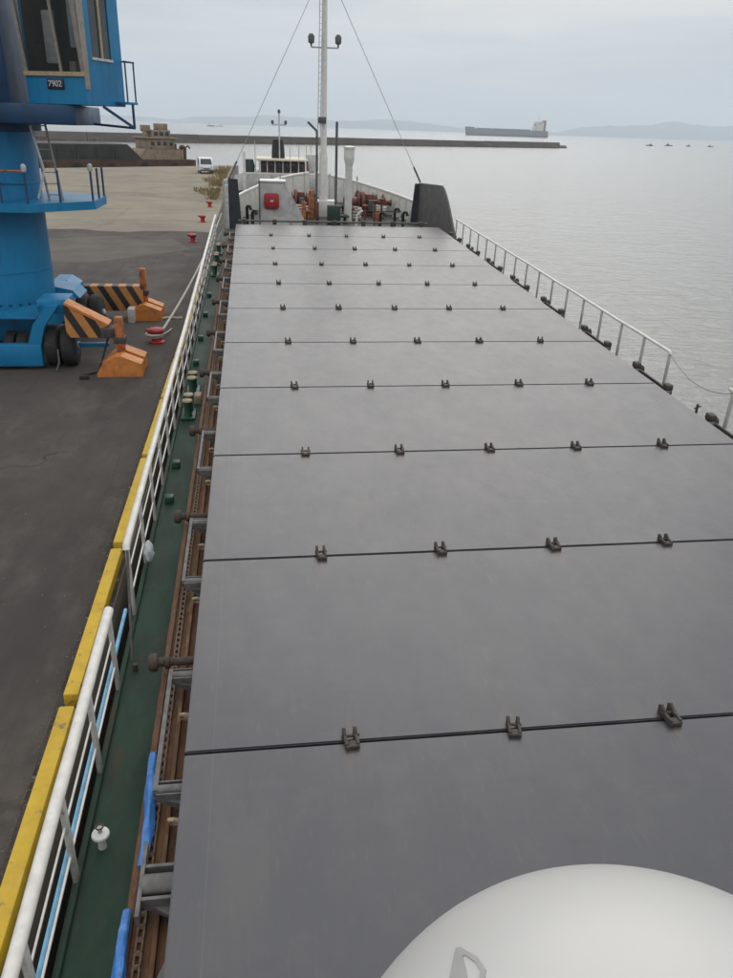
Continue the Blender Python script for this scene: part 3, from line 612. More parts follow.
# things carried by the ship ---------------------------------------
lb = root('lifebuoy_box', 'red square lifebuoy box on the white slanted deck locker', 'lifebuoy box', (1.05, 45.99, -5.75), ship=True)
MB().bbox(.66, 1.46, 45.78, 45.99, -5.78, -4.96, .12).build('box_shell', 'red', lb)
MB().bbox(.99, 1.16, 45.765, 45.79, -5.40, -5.30, .008).build('white_mark', 'shipwhite', lb)

# hatch covers ------------------------------------------------------
seams = [2.4, 5.95, 9.57, 13.15, 16.8, 20.35, 24.0, 27.5, 30.9, 34.3, 37.65, 41.0]
ordn = ['nearest the white dome, cut by the bottom edge', 'second from the white dome', 'third from the white dome', 'fourth from the white dome', 'fifth from the white dome', 'sixth, in the middle of the row',
        'fifth from the bow mast', 'fourth from the bow mast', 'third from the bow mast', 'second from the bow mast', 'nearest the bow mast']
# hinge cleat: U-shaped hook, prongs towards the bow
c = MB(); c.bbox(-.095, .095, -.12, -.02, 0, .055, .012)
for sx in (-1, 1):
    c.bbox(sx * .075 - .022, sx * .075 + .022, -.10, .15, .0, .075, .01)
    c.prism([(.04, .07), (.15, .07), (.15, .10), (.11, .125), (.05, .09)], sx * .075 - .02, sx * .075 + .02, 'X')
CLEAT = c.mesh('cleat', 'cleat'); CPIN = MB().cyl((-.12, .055, .05), (.12, .055, .05), .017, n=8).mesh('cleat_pin', 'knob')
BRACK = {}; KNOB = {}; LUG = {}; TUBE = {}; HOOK = {}
for sx in (-1, 1):
    b_ = MB(); X = lambda t: sx * t
    b_.prism([(X(-.02), -.14), (X(.27), -.05), (X(.27), .05), (X(-.02), .14)], -.10, -.082, 'Z')
    b_.prism([(X(-.02), -.26), (X(-.02), .0), (X(.24), .0), (X(.24), -.08)], .07, .085).prism([(X(-.02), -.26), (X(-.02), .0), (X(.24), .0), (X(.24), -.08)], -.085, -.07)
    BRACK[sx] = b_.mesh('arm_bracket', 'arm', smooth=False)
    TUBE[sx] = MB().cyl((X(-.01), 0, -.03), (X(.27), 0, -.03), .048, n=12).mesh('bracket_tube', 'arm')
    KNOB[sx] = MB().lathe((0, 0, 0), [(.05, X(-.1)), (.05, X(.30)), (.085, X(.31)), (.085, X(.36)), (.055, X(.37)), (.055, X(.44)), (.10, X(.45)), (.11, X(.48)), (.11, X(.52)), (.09, X(.55)), (.03, X(.56))], 14, 'X').mesh('roller_knob', 'knob')
    HOOK[sx] = MB().tube([(X(-.01), 0, -.15), (X(.07), 0, -.12), (X(.11), 0.02, -.14), (X(.10), .03, -.20), (X(.02), .03, -.22)], .022, 8).mesh('tarp_hook', 'tan')
for i in range(11):
    y0, y1 = seams[i], seams[i + 1]; g = .015
    hc = root('hatch_cover', 'dark grey steel hatch cover ' + ordn[i], 'hatch cover', (CX, y0, -6.28), 'steel hatch covers in a row', ship=True)
    bm = bmesh.new(); bmesh.ops.create_cube(bm, size=1)
    for v in bm.verts: v.co = (CX + v.co.x * 10.22, (y0 + y1) / 2 + v.co.y * (y1 - y0 - 2 * g), -6.09 + v.co.z * .38)
    bmesh.ops.bevel(bm, geom=list(bm.edges), offset=.014, segments=2, affect='EDGES')
    # a few mm of plate buckling between the frames
    cutx = [CX - 5.11 + 10.22 * k / 18 for k in range(1, 18)]; 
    for cxk in cutx: bmesh.ops.bisect_plane(bm, geom=bm.verts[:] + bm.edges[:] + bm.faces[:], plane_co=(cxk, 0, 0), plane_no=(1, 0, 0))
    for k in range(1, 7): bmesh.ops.bisect_plane(bm, geom=bm.verts[:] + bm.edges[:] + bm.faces[:], plane_co=(0, y0 + (y1 - y0) * k / 7, 0), plane_no=(0, 1, 0))
    rr = random.Random(i)
    for v in bm.verts:
        if v.co.z > -5.905 and y0 + .1 < v.co.y < y1 - .1 and abs(v.co.x - CX) < 5.0: v.co.z += rr.uniform(-.006, .004)
    mb = MB(); bm.verts.index_update(); mb.add([v.co for v in bm.verts], [[v.index for v in f.verts] for f in bm.faces]); bm.free()
    pl = mb.build('cover_plate', 'hatch', hc)
    # rubber joint strip on the forward seam, just below the plate level
    if i < 10: MB().box(CX - 5.05, CX + 5.05, y1 - g + .002, y1 + g - .002, -6.14, HT - .055).build('seam_rubber', 'black', hc)
    MB().bbox(CX - 5.125, CX - 5.11, y0 + .25, y1 - .25, -6.24, -6.10, .004).build('side_band', 'hatchside', hc)
    if i < 10:
        for q in range(5):
            cl = place('cleat', CLEAT, (CX - 3.46 + 1.735 * q + random.uniform(-.02, .02), y1 - .01, HT - .002), hc, rotz=random.uniform(-.14, .14)); cl.scale = (random.uniform(.68, .8), random.uniform(.82, .98), random.uniform(.8, 1.0))
            cpn = bpy.data.objects.new('cleat_pin', CPIN); COL.objects.link(cpn); cpn.parent = cl
    # linking arms on both sides, bridging the near seam
    for sx in (-1, 1):
        xe = CX + sx * 5.112; m_arm = 'arm'
        if i > 0:
            ar = MB().bar((xe + sx * .255, y0 - .36, -6.02), (xe + sx * .255, y0 + 1.42, -6.02), .045, .07).build('link_arm', m_arm if sx < 0 else 'cleat', hc)
            for yy in (y0 - .32, y0 + 1.35):
                br = place('arm_bracket', BRACK[sx], (xe, yy, -6.0), hc); tb = bpy.data.objects.new('bracket_tube', TUBE[sx]); COL.objects.link(tb); tb.parent = br
            place('roller_knob', KNOB[sx], (xe, y0 + 1.72, -6.12), hc)
            place('tarp_hook', HOOK[sx], (xe, y0 - .62, -5.98), hc)
            place('tarp_hook', HOOK[sx], (xe, y0 + .78, -5.98), hc)
            if sx > 0:
                for yy in (y0 - .2, y0 + 1.5): MB().bbox(xe + .16, xe + .32, yy - .12, yy + .12, -6.0, -5.85, .035).build('arm_lug', 'cleat', hc)
        else:
            br = place('arm_bracket', BRACK[sx], (xe, 4.62, -6.0), hc); br.scale = (1.05, 2.0, 1.2)
            tb = bpy.data.objects.new('bracket_tube', TUBE[sx]); COL.objects.link(tb); tb.parent = br
            MB().bar((xe + sx * .27, 4.30, -6.05), (xe + sx * .27, 5.02, -6.05), .035, .12).build('link_arm', 'arm', hc)
            MB().prism([(xe, 2.9), (xe, 4.05), (xe + sx * .08, 3.85), (xe + sx * .33, 3.30), (xe + sx * .33, 2.9)], -6.16, -6.12, 'Z').build('corner_plate', 'arm', hc, smooth=False)

# radome on its pedestal in front of the wheelhouse
rd = root('radome', 'big smooth white radome in the bottom right corner', 'radome', (.622, .559, -2.5), ship=True)
cc = Vector((.622, .559, -1.78)); prof = []
for k in range(33):
    a = math.pi / 2 - k * (math.pi / 2 + .5) / 32; prof.append((.6 * math.cos(a) + .0005, .6 * math.sin(a)))
prof = prof[::-1] ; prof = [(.45, -.46)] + prof
MB().lathe(cc, prof, 96).build('shell', 'dome', rd)
MB().lathe(cc, [(.28, -.95), (.28, -.6), (.5, -.52), (.5, -.44)], 40).build('pedestal', 'white', rd)
MB().bbox(.3, .95, -.95, .75, -2.95, -2.72, .02).build('support_bracket', 'white', rd)
# grey outline mark stuck on the shell, follows the sphere
def on_dome(px, py, lift):
    rr_ = Matrix.Rotation(-TAU, 3, 'X') @ (RW @ _ray(px, py)).normalized()
    b = rr_.dot(cc); q = b - math.sqrt(max(0, b * b - cc.length_squared + .36)); p = rr_ * q
    return cc + (p - cc).normalized() * (.6 + lift)
mk = MB()
outer = [(456, 949), (461, 948), (478, 958), (486, 970), (485, 982), (478, 990), (462, 988), (450, 978)]
inner = [(463, 957), (466, 956), (476, 963), (481, 971), (480, 979), (475, 984), (468, 980), (466, 970)]
vv = [on_dome(*p, .0025) for p in outer] + [on_dome(*p, .0025) for p in inner] + [on_dome(*p, -.003) for p in outer] + [on_dome(*p, -.003) for p in inner]
fs = []
for a in range(8):
    b = (a + 1) % 8; fs += [(a, b, 8 + b, 8 + a), (16 + a, 24 + a, 24 + b, 16 + b), (a, 16 + a, 16 + b, b), (8 + a, 8 + b, 24 + b, 24 + a)]
mk.add(vv, fs).build('grey_mark', 'domegrey', rd)

# blue tarpaulin rolls tucked along the coaming
def tarp(label, y0, y1, xs, zz, seed):
    rnd = random.Random(seed); mb = MB(); n = 14; k = 26; vv = []; fs = []
    for i in range(k):
        t = i / (k - 1); y = y0 + (y1 - y0) * t; r = .064 * (.55 + .45 * math.sin(math.pi * min(1, max(0, t * .9 + .08)))) * rnd.uniform(.95, 1.05)
        for j in range(n):
            a = 2 * math.pi * j / n; q = r * (1 + .16 * math.sin(3 * a + t * 6) + .07 * math.sin(5 * a - t * 14) + rnd.uniform(-.025, .025))
            vv.append((xs + .03 * math.sin(t * 3 + seed) + q * math.cos(a) * .85, y, zz + .05 + q * math.sin(a) * .9))
    for i in range(k - 1):
        for j in range(n): q = (j + 1) % n; fs.append((i * n + j, i * n + q, (i + 1) * n + q, (i + 1) * n + j))
    fs += [tuple(range(n))[::-1], tuple((k - 1) * n + j for j in range(n))]
    solo(mb.add(vv, fs), 'rolled_tarp', 'tarp', label, 'tarp', (xs, y0, zz), 'blue tarp rolls on the coaming', ship=True)
tarp('crumpled blue tarp roll on the rusty coaming beside the second hatch cover', 4.98, 6.35, -1.175, -6.32, 1)
tarp('blue tarp roll lowest in the picture under the grey bracket', 3.0, 4.55, -1.19, -6.30, 2)
# white bag tied to the rail
bgm = MB(); rnd = random.Random(9); vv = []; fs = []
for i in range(9):
    t = i / 8; r = .075 * math.sin(math.pi * (t * .86 + .1)) ** .7
    for j in range(12): a = 2 * math.pi * j / 12; q = r * rnd.uniform(.8, 1.15); vv.append((-1.74 + q * math.cos(a), 10.8 + q * math.sin(a) * 1.3, -6.62 + .36 * t))
for i in range(8):
    for j in range(12): q = (j + 1) % 12; fs.append((i * 12 + j, i * 12 + q, i * 12 + 12 + q, i * 12 + 12 + j))
fs += [tuple(range(12))[::-1], tuple(96 + j for j in range(12))]
solo(bgm.add(vv, fs), 'cloth_bag', 'cloth', 'small white cloth bundle hanging on the inside of the quayside rail', 'bag', (-1.66, 10.8, -6.62), ship=True)

# ================================================================== QUAYSIDE
# yellow kerb blocks
kyl = 3.58; y = .26
for lab in ['bottom left corner of the quay edge', 'nearest whole one beside the ship rail', 'second beyond the near end of the rail', 'third beyond the near end of the rail', 'fourth beyond the near end of the rail',
            'fifth beyond the near end of the rail', 'level with the orange crane pad'] + ['mostly hidden by the far ship rail'] * 3:
    b = MB().bbox(-2.39, -2.21, y, y + kyl, QZ + .006, QZ + .20, .025)
    solo(b, 'kerb_block', 'yellow', 'yellow kerb block on the quay edge, ' + lab, 'kerb', (-2.3, y, QZ + .006), 'yellow kerb blocks on the quay edge')
    y += kyl + .2
# loose gravel swept against the kerb (stuff)
gv = MB(); rnd = random.Random(21)
for i in range(1500):
    yy = 2.5 + 38 * rnd.random() ** 1.5; xx = -2.41 - abs(rnd.gauss(0, .10)) - (rnd.random() < .12) * rnd.uniform(0, 2.5); r = rnd.uniform(.006, .02)
    gv.add([(xx + r, yy, QZ), (xx - r * .6, yy + r, QZ), (xx - r * .5, yy - r, QZ), (xx, yy, QZ + r * 1.2 + .006)], [(0, 1, 3), (1, 2, 3), (2, 0, 3)])
tag(gv.build('loose_gravel', 'coping_grit', smooth=False), 'pale loose gravel swept along the yellow kerb', 'gravel', kind='stuff')
# mooring bollards
def bollard(p, label):
    p = Vector(p); b = root('mooring_bollard', label, 'bollard', p, 'red mooring bollards')
    MB().lathe(p, [(.24, 0), (.24, .05), (.16, .08), (.14, .26), (.22, .33), (.25, .40), (.21, .46), (.08, .50)], 18).build('body', 'red', b)
    MB().tube([p + Vector((0, 0, .36)), p + Vector((-.18, -.08, .40)), p + Vector((-.29, -.13, .43))], .06, 8).build('horn', 'red', b)
bollard((-3.12, 25.3, QZ), 'red bollard by the orange crane pad with a white rope on it')
bollard((-3.53, 49.0, QZ), 'red bollard standing on the dark asphalt near its far edge')
bollard((-3.51, 59.6, QZ), 'red bollard on pale concrete just past the asphalt edge')
bollard((-3.53, 70.9, QZ), 'red bollard farthest away, near the dry weeds')
# mooring ropes
def rope(label, p0, p1, sag, r):
    p0 = Vector(p0); p1 = Vector(p1); pts = [p0 + (p1 - p0) * (i / 20) - Vector((0, 0, sag * 4 * (i / 20) * (1 - i / 20))) for i in range(21)]
    loop_ = [p0 + Vector((.24 * math.cos(a) - .2, .24 * math.sin(a), -.02)) for a in [math.pi * 2 * j / 12 for j in range(12)]]
    mb = MB().tube(loop_ + [loop_[0]] + pts, r, 8)
    solo(mb, 'mooring_rope', 'rope', label, 'rope', p0)
rope('thick pale mooring rope running from the near red bollard to the bow', (-3.0, 25.3, QZ + .30), S2W((-1.75, 47.6, -6.3)), .35, .04)
rope('pale rope looped on the near red bollard, lying beside the thick one', (-3.0, 25.35, QZ + .22), S2W((-1.88, 38.5, -6.6)), .75, .028)
solo(MB().tube([(-3.35, 28.6, QZ + .03), (-3.1, 28.75, QZ + .04), (-2.75, 28.7, QZ + .03), (-2.6, 28.75, QZ + .03)], .05, 7), 'short_rope', 'rope', 'short white rope end lying across the mooring ropes on asphalt', 'rope', (-3.35, 28.6, QZ))

# ---- harbour crane
cr_ = root('harbour_crane', 'tall blue mobile harbour crane with glazed cab on the quay', 'crane', (-7.4, 25.0, QZ))
KX, KY = -7.4, 25.0
col_ = MB().lathe((KX, KY, 0), [(1.60, 3.60), (1.60, 3.68), (1.44, 3.70), (1.42, 4.0), (1.42, 8.2), (1.42, 8.24)], 64).build('column', 'blue', cr_)
for z in (4.55, 6.9): MB().lathe((KX, KY, z), [(1.43, 0), (1.436, .03), (1.43, .06)], 64).build('weld_band', 'blue', col_)
bo = MB().cyl((0, 0, 0), (0, 0, .07), .045, n=6).mesh('flange_bolt', 'bluedk')
for i in range(36): place('flange_bolt', bo, (KX + 1.52 * math.cos(i * math.pi / 18), KY + 1.52 * math.sin(i * math.pi / 18), 3.675), col_)
ch_ = MB().bbox(KX - 3.6, KX + 1.35, KY - 1.45, KY + 1.9, 2.70, 3.60, .06).build('chassis', 'blue', cr_)
MB().bbox(KX - 3.7, KX + 1.52, KY - 2.72, KY - 2.46, 2.30, 2.92, .04).build('front_beam', 'blue', ch_)
MB().bbox(KX - 3.7, KX + 1.50, KY + 2.46, KY + 2.72, 2.30, 2.92, .04).build('rear_beam', 'blue', ch_)
MB().prism([(KX + 1.18, 2.91), (KX + 1.53, 2.91), (KX + 1.68, 3.42), (KX + 2.10, 3.97), (KX + 1.78, 3.97), (KX + 1.38, 3.46)], KY - 2.70, KY - 2.3).build('corner_arm', 'blue', ch_)
MB().bbox(KX - 3.5, KX + 1.45, KY - 2.5, KY - 1.5, 3.56, 3.62, .02).build('deck_edge', 'blue', ch_)
MB().bar((KX - .1, KY - 2.55, 3.60), (KX + 1.6, KY - 2.55, 3.96), .05, .06).build('diagonal_brace', 'blue', ch_)
MB().bbox(KX + 1.5, KX + 2.30, KY - 2.5, KY - 1.5, 3.72, 4.10, .05).build('outrigger_box', 'blue', ch_)
MB().prism([(KX + 1.1, 3.4), (KX + 1.75, 3.45), (KX + 1.8, 3.75), (KX + 1.5, 3.95), (KX + 1.1, 3.95)], KY + 1.4, KY + 2.4).build('outrigger_box', 'blue', ch_, smooth=False)
MB().prism([(KX + 1.0, 3.62), (KX + 2.1, 3.62), (KX + 1.9, 3.85), (KX + 1.2, 4.0)], KY + .2, KY + 1.4).build('hydraulic_locker', 'blue', ch_, smooth=False)
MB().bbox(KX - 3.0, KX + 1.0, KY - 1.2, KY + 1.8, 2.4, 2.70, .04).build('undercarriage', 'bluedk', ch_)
def tyre(x0, wd, y, r, parent, label=None):
    w_ = MB().lathe((x0, y, QZ + r), [(r * .55, 0), (r * .9, .01), (r * .985, .05), (r, .09), (r, wd - .09), (r * .985, wd - .05), (r * .9, wd - .01), (r * .55, wd)], 28, 'X').build('wheel', 'tyre', parent)
    MB().lathe((x0, y, QZ + r), [(r * .5, -.004), (r * .52, wd * .5), (r * .5, wd + .004)], 20, 'X').build('rim', 'bluedk', w_)
    MB().lathe((x0, y, QZ + r), [(.10, wd), (.10, wd + .05), (.05, wd + .07)], 12, 'X').build('hub', 'hub', w_)
for yy in (22.85, 27.2):
    tyre(-5.83, .38, yy, .57, cr_); tyre(-5.40, .38, yy, .57, cr_)
for x0 in (-6.95, -6.62): tyre(x0, .28, 22.95, .47, cr_)
# lamps/hoses at the wheel
MB().tube([(-5.42, 22.2, QZ + .6), (-5.42, 22.15, QZ + .25), (-5.5, 22.1, QZ + .03)], .03, 6).build('wheel_chain', 'lamp', cr_)
# outriggers
MB().prism([(-5.15, 3.12), (-5.15, 4.02), (-4.08, 3.44), (-4.2, 3.12)], 22.25, 22.75).build('outrigger_beam', 'stripe', cr_, smooth=False)
MB().bar((-5.12, 22.5, 4.06), (-4.02, 22.5, 3.46), .56, .07).build('beam_cap', 'orange', cr_)
MB().bbox(-5.9, -3.9, 28.6, 29.1, 2.50, 3.36, .02).build('outrigger_beam', 'stripe', cr_)
MB().bbox(-4.22, -3.72, 22.1, 22.6, 3.13, 3.40, .02).build('outrigger_arm', 'cleat', cr_)
MB().bbox(-4.98, -4.15, 22.75, 22.87, 2.72, 2.84, .02).build('outrigger_pipe', 'blue', cr_)
def outrigger_pad(x_, y, top):
    j = MB().bbox(x_ - .11, x_ + .11, y - .12, y + .12, QZ + .5, top, .03).build('jack', 'orangepost', cr_)
    MB().cyl((x_, y, QZ + .3), (x_, y, QZ + 1.0), .085, n=12).build('jack_rod', 'knob', j)
    MB().bbox(x_ - .16, x_ + .16, y - .16, y + .16, QZ + .80, QZ + .98, .03).build('jack_collar', 'cleat', j)
    hp = [(-.60, 0), (-.60, .10), (-.50, .26), (-.32, .44), (-.10, .56), (.06, .58), (.60, .36), (.60, 0)]
    for a, b in ((-.62, -.12), (.12, .66)):
        MB().prism([(x_ + u, QZ + v) for u, v in hp], y + a, y + b).build('pad', 'orange', cr_, smooth=False)
    MB().bbox(x_ - .6, x_ + .6, y - .115, y + .115, QZ, QZ + .3, .02).build('pad_web', 'orangepost', cr_)
outrigger_pad(-3.72, 22.15, 3.72); outrigger_pad(-3.88, 28.95, 3.92)
MB().tube([(-4.0, 22.3, 3.3), (-4.2, 22.2, 2.7), (-4.35, 21.9, 2.25), (-4.7, 21.7, 2.22)], .03, 6).build('hydraulic_hose', 'black', cr_)
MB().bbox(-4.75, -4.5, 21.3, 21.45, QZ, QZ + .1, .02).build('wheel_chock', 'black', cr_)
MB().bbox(-4.38, -4.15, 28.0, 28.5, QZ, QZ + .5, .03).build('side_step', 'hub', cr_)
# walkway platform round the column
MB().prism([(KX - 2.4, KY - 2.1), (KX + 1.6, KY - 2.1), (KX + 3.05, KY - .9), (KX + 3.05, KY + 1.0), (KX + 1.6, KY + 2.1), (KX - 2.4, KY + 2.1)], 6.30, 6.52, 'Z').build('walkway', 'blue', cr_, smooth=False)
rl = [(KX - 2.35, KY - 2.05), (KX + 1.55, KY - 2.05), (KX + 3.0, KY - .88), (KX + 3.0, KY + .95), (KX + 1.55, KY + 2.05)]
wr = MB().tube([(a, b, 7.32) for a, b in rl[:2]], .028, 8).build('walkway_rail', 'orangepost', cr_)
MB().tube([(a, b, 7.0) for a, b in rl[:2]], .018, 6).build('knee_rail', 'bluedk', wr)
for a, b in [(KX - 1.6, KY - 2.05), (KX - .3, KY - 2.05), (KX + .9, KY - 2.05), (KX + 1.55, KY - 2.05), (KX + 2.25, KY - 1.48), (KX + 3.0, KY - .88), (KX + 3.0, KY + .1), (KX + 3.0, KY + .95)]:
    MB().cyl((a, b, 6.5), (a, b, 7.33), .030, n=8).build('rail_stanchion', 'bluedk', wr)
MB().lathe((KX + 3.0, KY - .88, 7.3), [(.05, 0), (.07, .05), (.07, .16), (.02, .2)], 10).build('deck_lamp', 'hub', cr_)
MB().lathe((KX + 1.55, KY - 2.05, 7.3), [(.05, 0), (.07, .05), (.07, .16), (.02, .2)], 10).build('deck_lamp', 'hub', cr_)
ld = MB()
for dx in (-.2, .2): ld.bar((KX + 1.95 + dx * .9, KY - .6, 6.5), (KX + 1.78 + dx * .9, KY - .9, 8.55), .04, .05)
la = ld.build('access_ladder', 'wire', cr_)
lr = MB()
for i in range(7): t = (i + .5) / 7; lr.bar((KX + 1.76 - .17 * t, KY - .6 - .3 * t, 6.5 + 2.05 * t), (KX + 2.14 - .17 * t, KY - .6 - .3 * t, 6.5 + 2.05 * t), .05, .03)
lr.build('ladder_tread', 'wire', la)
MB().tube([(KX + 1.5, KY - .7, 6.55), (KX + 1.8, KY - .9, 7.3), (KX + 1.6, KY - 1.0, 8.4)], .035, 6).build('cable_drop', 'cloth', cr_)
# slewing platform
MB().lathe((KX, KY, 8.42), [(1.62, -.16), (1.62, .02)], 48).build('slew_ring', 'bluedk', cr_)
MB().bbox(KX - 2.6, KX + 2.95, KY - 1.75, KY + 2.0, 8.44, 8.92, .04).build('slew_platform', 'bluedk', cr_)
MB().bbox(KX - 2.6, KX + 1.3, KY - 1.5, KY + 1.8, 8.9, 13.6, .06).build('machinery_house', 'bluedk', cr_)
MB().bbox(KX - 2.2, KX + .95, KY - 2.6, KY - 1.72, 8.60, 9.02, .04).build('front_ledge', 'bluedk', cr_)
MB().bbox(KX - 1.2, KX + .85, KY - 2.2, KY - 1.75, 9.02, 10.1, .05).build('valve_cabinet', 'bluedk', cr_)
MB().lathe((KX + .95, KY - 2.25, 9.30), [(.09, -.06), (.12, 0), (.10, .06)], 16, 'Y').build('hose_reel', 'red', cr_)
MB().tube([(KX - 1.2, KY - 2.55, 9.95), (KX + .9, KY - 2.55, 9.95)], .03, 6).build('hand_grip', 'hub', cr_)
# cab, slewed a little so that its starboard side shows
cab = Matrix.Translation((-4.07, 23.0, 8.93)) @ Matrix.Rotation(-R(23), 4, 'Z')   # local x: right, y: back; origin at front right bottom corner
def cabm(mb): mb.v = [cab @ v for v in mb.v]; return mb
W_ = 1.72; Dp = 1.80
def cquad(x0, x1, z0, z1, y0, y1=None, t=.05):     # slanted front panel strip: y0 at z0 to y1 at z1
    y1 = y0 if y1 is None else y1
    return MB().add([(x0, y0, z0), (x1, y0, z0), (x1, y0 + t, z0), (x0, y0 + t, z0), (x0, y1, z1), (x1, y1, z1), (x1, y1 + t, z1), (x0, y1 + t, z1)],
                    [(0, 3, 2, 1), (4, 5, 6, 7), (0, 1, 5, 4), (1, 2, 6, 5), (2, 3, 7, 6), (3, 0, 4, 7)])
shell = MB()
shell.add(cquad(-W_, 0, 0, .66, .0, .0, .06).v, cquad(-W_, 0, 0, .66, 0).f)                # lower front
shell.prism([(.06, 0), (Dp, 0), (Dp, .66 + 0), (.06, .66)], -.06, 0, 'X')                  # right side lower
shell.prism([(.06, 0), (Dp, 0), (Dp, 2.9), (.06, 2.9)], -W_, -W_ + .06, 'X')               # left side
shell.add(cquad(-W_ + .06, -.06, 0, 2.9, Dp - .06).v, cquad(0, 1, 0, 1, 0).f)              # back
shell.box(-W_, 0, .0, Dp, 2.9, 3.0)                                                        # roof
shell.box(-W_ + .06, -.06, .07, Dp - .06, .0, .06)                                         # floor
shell.prism([(.06, .66), (.42, .66), (.42, 2.9), (-.06, 2.9)], -.06, 0, 'X')               # side pillar front
shell.prism([(1.30, .66), (Dp, .66), (Dp, 2.9), (1.30, 2.9)], -.06, 0, 'X')                # side pillar rear
shell.prism([(.42, 2.5), (1.30, 2.5), (1.30, 2.9), (.42, 2.9)], -.06, 0, 'X')
shell.prism([(.42, .66), (1.30, .66), (1.30, 1.1), (.42, 1.1)], -.06, 0, 'X')
cs = cabm(shell).build('cab_shell', 'blue', cr_, smooth=False)
cabm(cquad(-W_ - .02, .02, .64, .74, -.05, -.05, .10)).build('window_sill', 'sill', cs)
for x0, x1 in ((-W_, -W_ + .08), (-.70, -.63), (-.10, .0)):
    cabm(cquad(x0, x1, .74, 2.9, -.01, -.30, .06)).build('window_post', 'cabframe', cs)
cabm(cquad(-W_, 0, 2.82, 2.92, -.30, -.32, .1)).build('window_head', 'cabframe', cs)
cabm(cquad(-W_ + .08, -.70, .74, 2.85, .012, -.275, .012)).build('front_window', 'glass', cs)
cabm(cquad(-.63, -.10, .74, 2.85, .012, -.275, .012)).build('front_window', 'glass', cs)
cabm(MB().prism([(.42, 1.1), (1.30, 1.1), (1.30, 2.5), (.42, 2.5)], -.035, -.025, 'X')).build('side_window', 'glassdk', cs)
cabm(MB().prism([(.84, 1.1), (.92, 1.1), (.92, 2.5), (.84, 2.5)], -.02, .012, 'X')).build('window_divider', 'sill', cs)
cabm(MB().prism([(.38, 1.04), (1.34, 1.04), (1.34, 1.1), (.38, 1.1)], -.02, .03, 'X')).build('side_sill', 'hub', cs)
cabm(MB().prism([(-.02, .35), (.16, .35), (.16, 2.9), (-.16, 2.9)], .0, .03, 'X')).build('corner_strip', 'cabframe', cs)
# inside the cab
cabm(MB().box(-W_ + .07, -.07, Dp - .10, Dp - .07, .06, 2.85)).build('cab_lining', 'interior', cs)
cabm(MB().box(-W_ + .065, -W_ + .085, .1, Dp - .1, .06, 2.85)).build('cab_lining', 'interior', cs)
cabm(MB().box(-W_ + .07, -.07, .1, Dp - .1, .061, .08)).build('cab_lining', 'interior', cs)
cabm(MB().bbox(-1.25, -.72, .75, 1.25, .45, .62, .05).bbox(-1.22, -.75, 1.2, 1.36, .62, 1.55, .06).bbox(-1.15, -.85, .9, 1.1, .07, .45, .03)).build('operator_seat', 'interior', cs)
cabm(MB().bbox(-1.42, -1.08, .50, .60, .95, 2.15, .04)).build('seat_cover', 'cloth', cs)
cabm(MB().bbox(-.58, -.28, .36, .46, 1.30, 2.5, .05)).build('hung_jacket', 'seat', cs)
cabm(MB().bbox(-.66, -.45, .35, .65, .07, 1.0, .04)).build('control_console', 'cabframe', cs)
cabm(MB().cyl((-.55, .45, 1.0), (-.55, .4, 1.22), .02, n=8)).build('joystick', 'black', cs)
# number plate with lettering
np_ = cabm(MB().bbox(-1.10, -.62, -.04, 0, .34, .58, .015)).build('number_plate', 'plate', cs)
fc = bpy.data.curves.new('plate_text', 'FONT'); fc.body = '7902'; fc.size = .2; fc.extrude = .004; fc.align_x = 'CENTER'; fc.align_y = 'CENTER'
fo = bpy.data.objects.new('plate_text', fc); COL.objects.link(fo); bpy.context.view_layer.update()
tm = bpy.data.meshes.new_from_object(fo.evaluated_get(bpy.context.evaluated_depsgraph_get())); bpy.data.objects.remove(fo)
tm.transform(Matrix.Translation(-ORG[cr_]) @ cab @ Matrix.Translation((-.86, -.045, .46)) @ Matrix.Rotation(R(90), 4, 'X')); tm.materials.clear(); tm.materials.append(M['ptext'])
to = bpy.data.objects.new('plate_lettering', tm); COL.objects.link(to); to.parent = np_
# side gallery of the cab
cg = cabm(MB().bbox(.0, .36, 1.30, 1.85, .06, .12, .01)).build('side_step', 'blue', cr_)
for yy in (1.40, 1.82): cabm(MB().cyl((.32, yy, .1), (.32, yy, 1.08), .022, n=8)).build('gallery_post', 'bluedk', cg)
cabm(MB().tube([(.32, 1.36, 1.08), (.32, 1.86, 1.08)], .022, 6).tube([(.32, 1.82, 1.08), (.0, 1.80, 1.10)], .022, 6)).build('gallery_rail', 'bluedk', cg)
cabm(MB().bar((.0, .7, -.02), (.34, 1.6, -.52), .05, .06).bar((.34, 1.6, .06), (.34, 1.6, -.52), .05, .05).bar((-.9, 1.6, -.45), (.36, 1.6, -.52), .05, .06)).build('gallery_strut', 'bluedk', cg)

# ---- white van at the far quay end
vn = root('parked_van', 'white van parked far off at the end of the quay', 'van', (-6.4, 121, QZ), rotz=R(8), local=True)
bd = MB().prism([(-2.1, .35), (-2.15, .8), (-1.95, 1.15), (-1.3, 1.95), (-.9, 2.05), (2.1, 2.0), (2.2, .9), (2.2, .35)], -.92, .92, 'X').build('body', 'van', vn)
MB().add([(-.78, -1.93, 1.22), (.78, -1.93, 1.22), (.70, -1.36, 1.90), (-.70, -1.36, 1.90)], [(0, 1, 2, 3)]).build('windscreen', 'glassdk', vn)
for o in vn.children: pass
for sx in (-1, 1):
    MB().bbox(sx * .93 - .012, sx * .93 + .012, -1.2, .1, 1.2, 1.8, .005).build('side_window', 'glassdk', vn)
    MB().bbox(sx * .68 - .14, sx * .68 + .14, -2.17, -2.1, .72, .92, .02).build('headlight', 'hub', vn)
    for yy in (-1.35, 1.4): MB().lathe((sx * .80 - .1, yy, .33), [(.2, 0), (.33, .02), (.33, .18), (.2, .2)], 18, 'X').build('wheel', 'tyre', vn)
MB().bbox(-.9, .9, -2.2, -2.08, .36, .56, .04).build('bumper', 'lamp', vn)
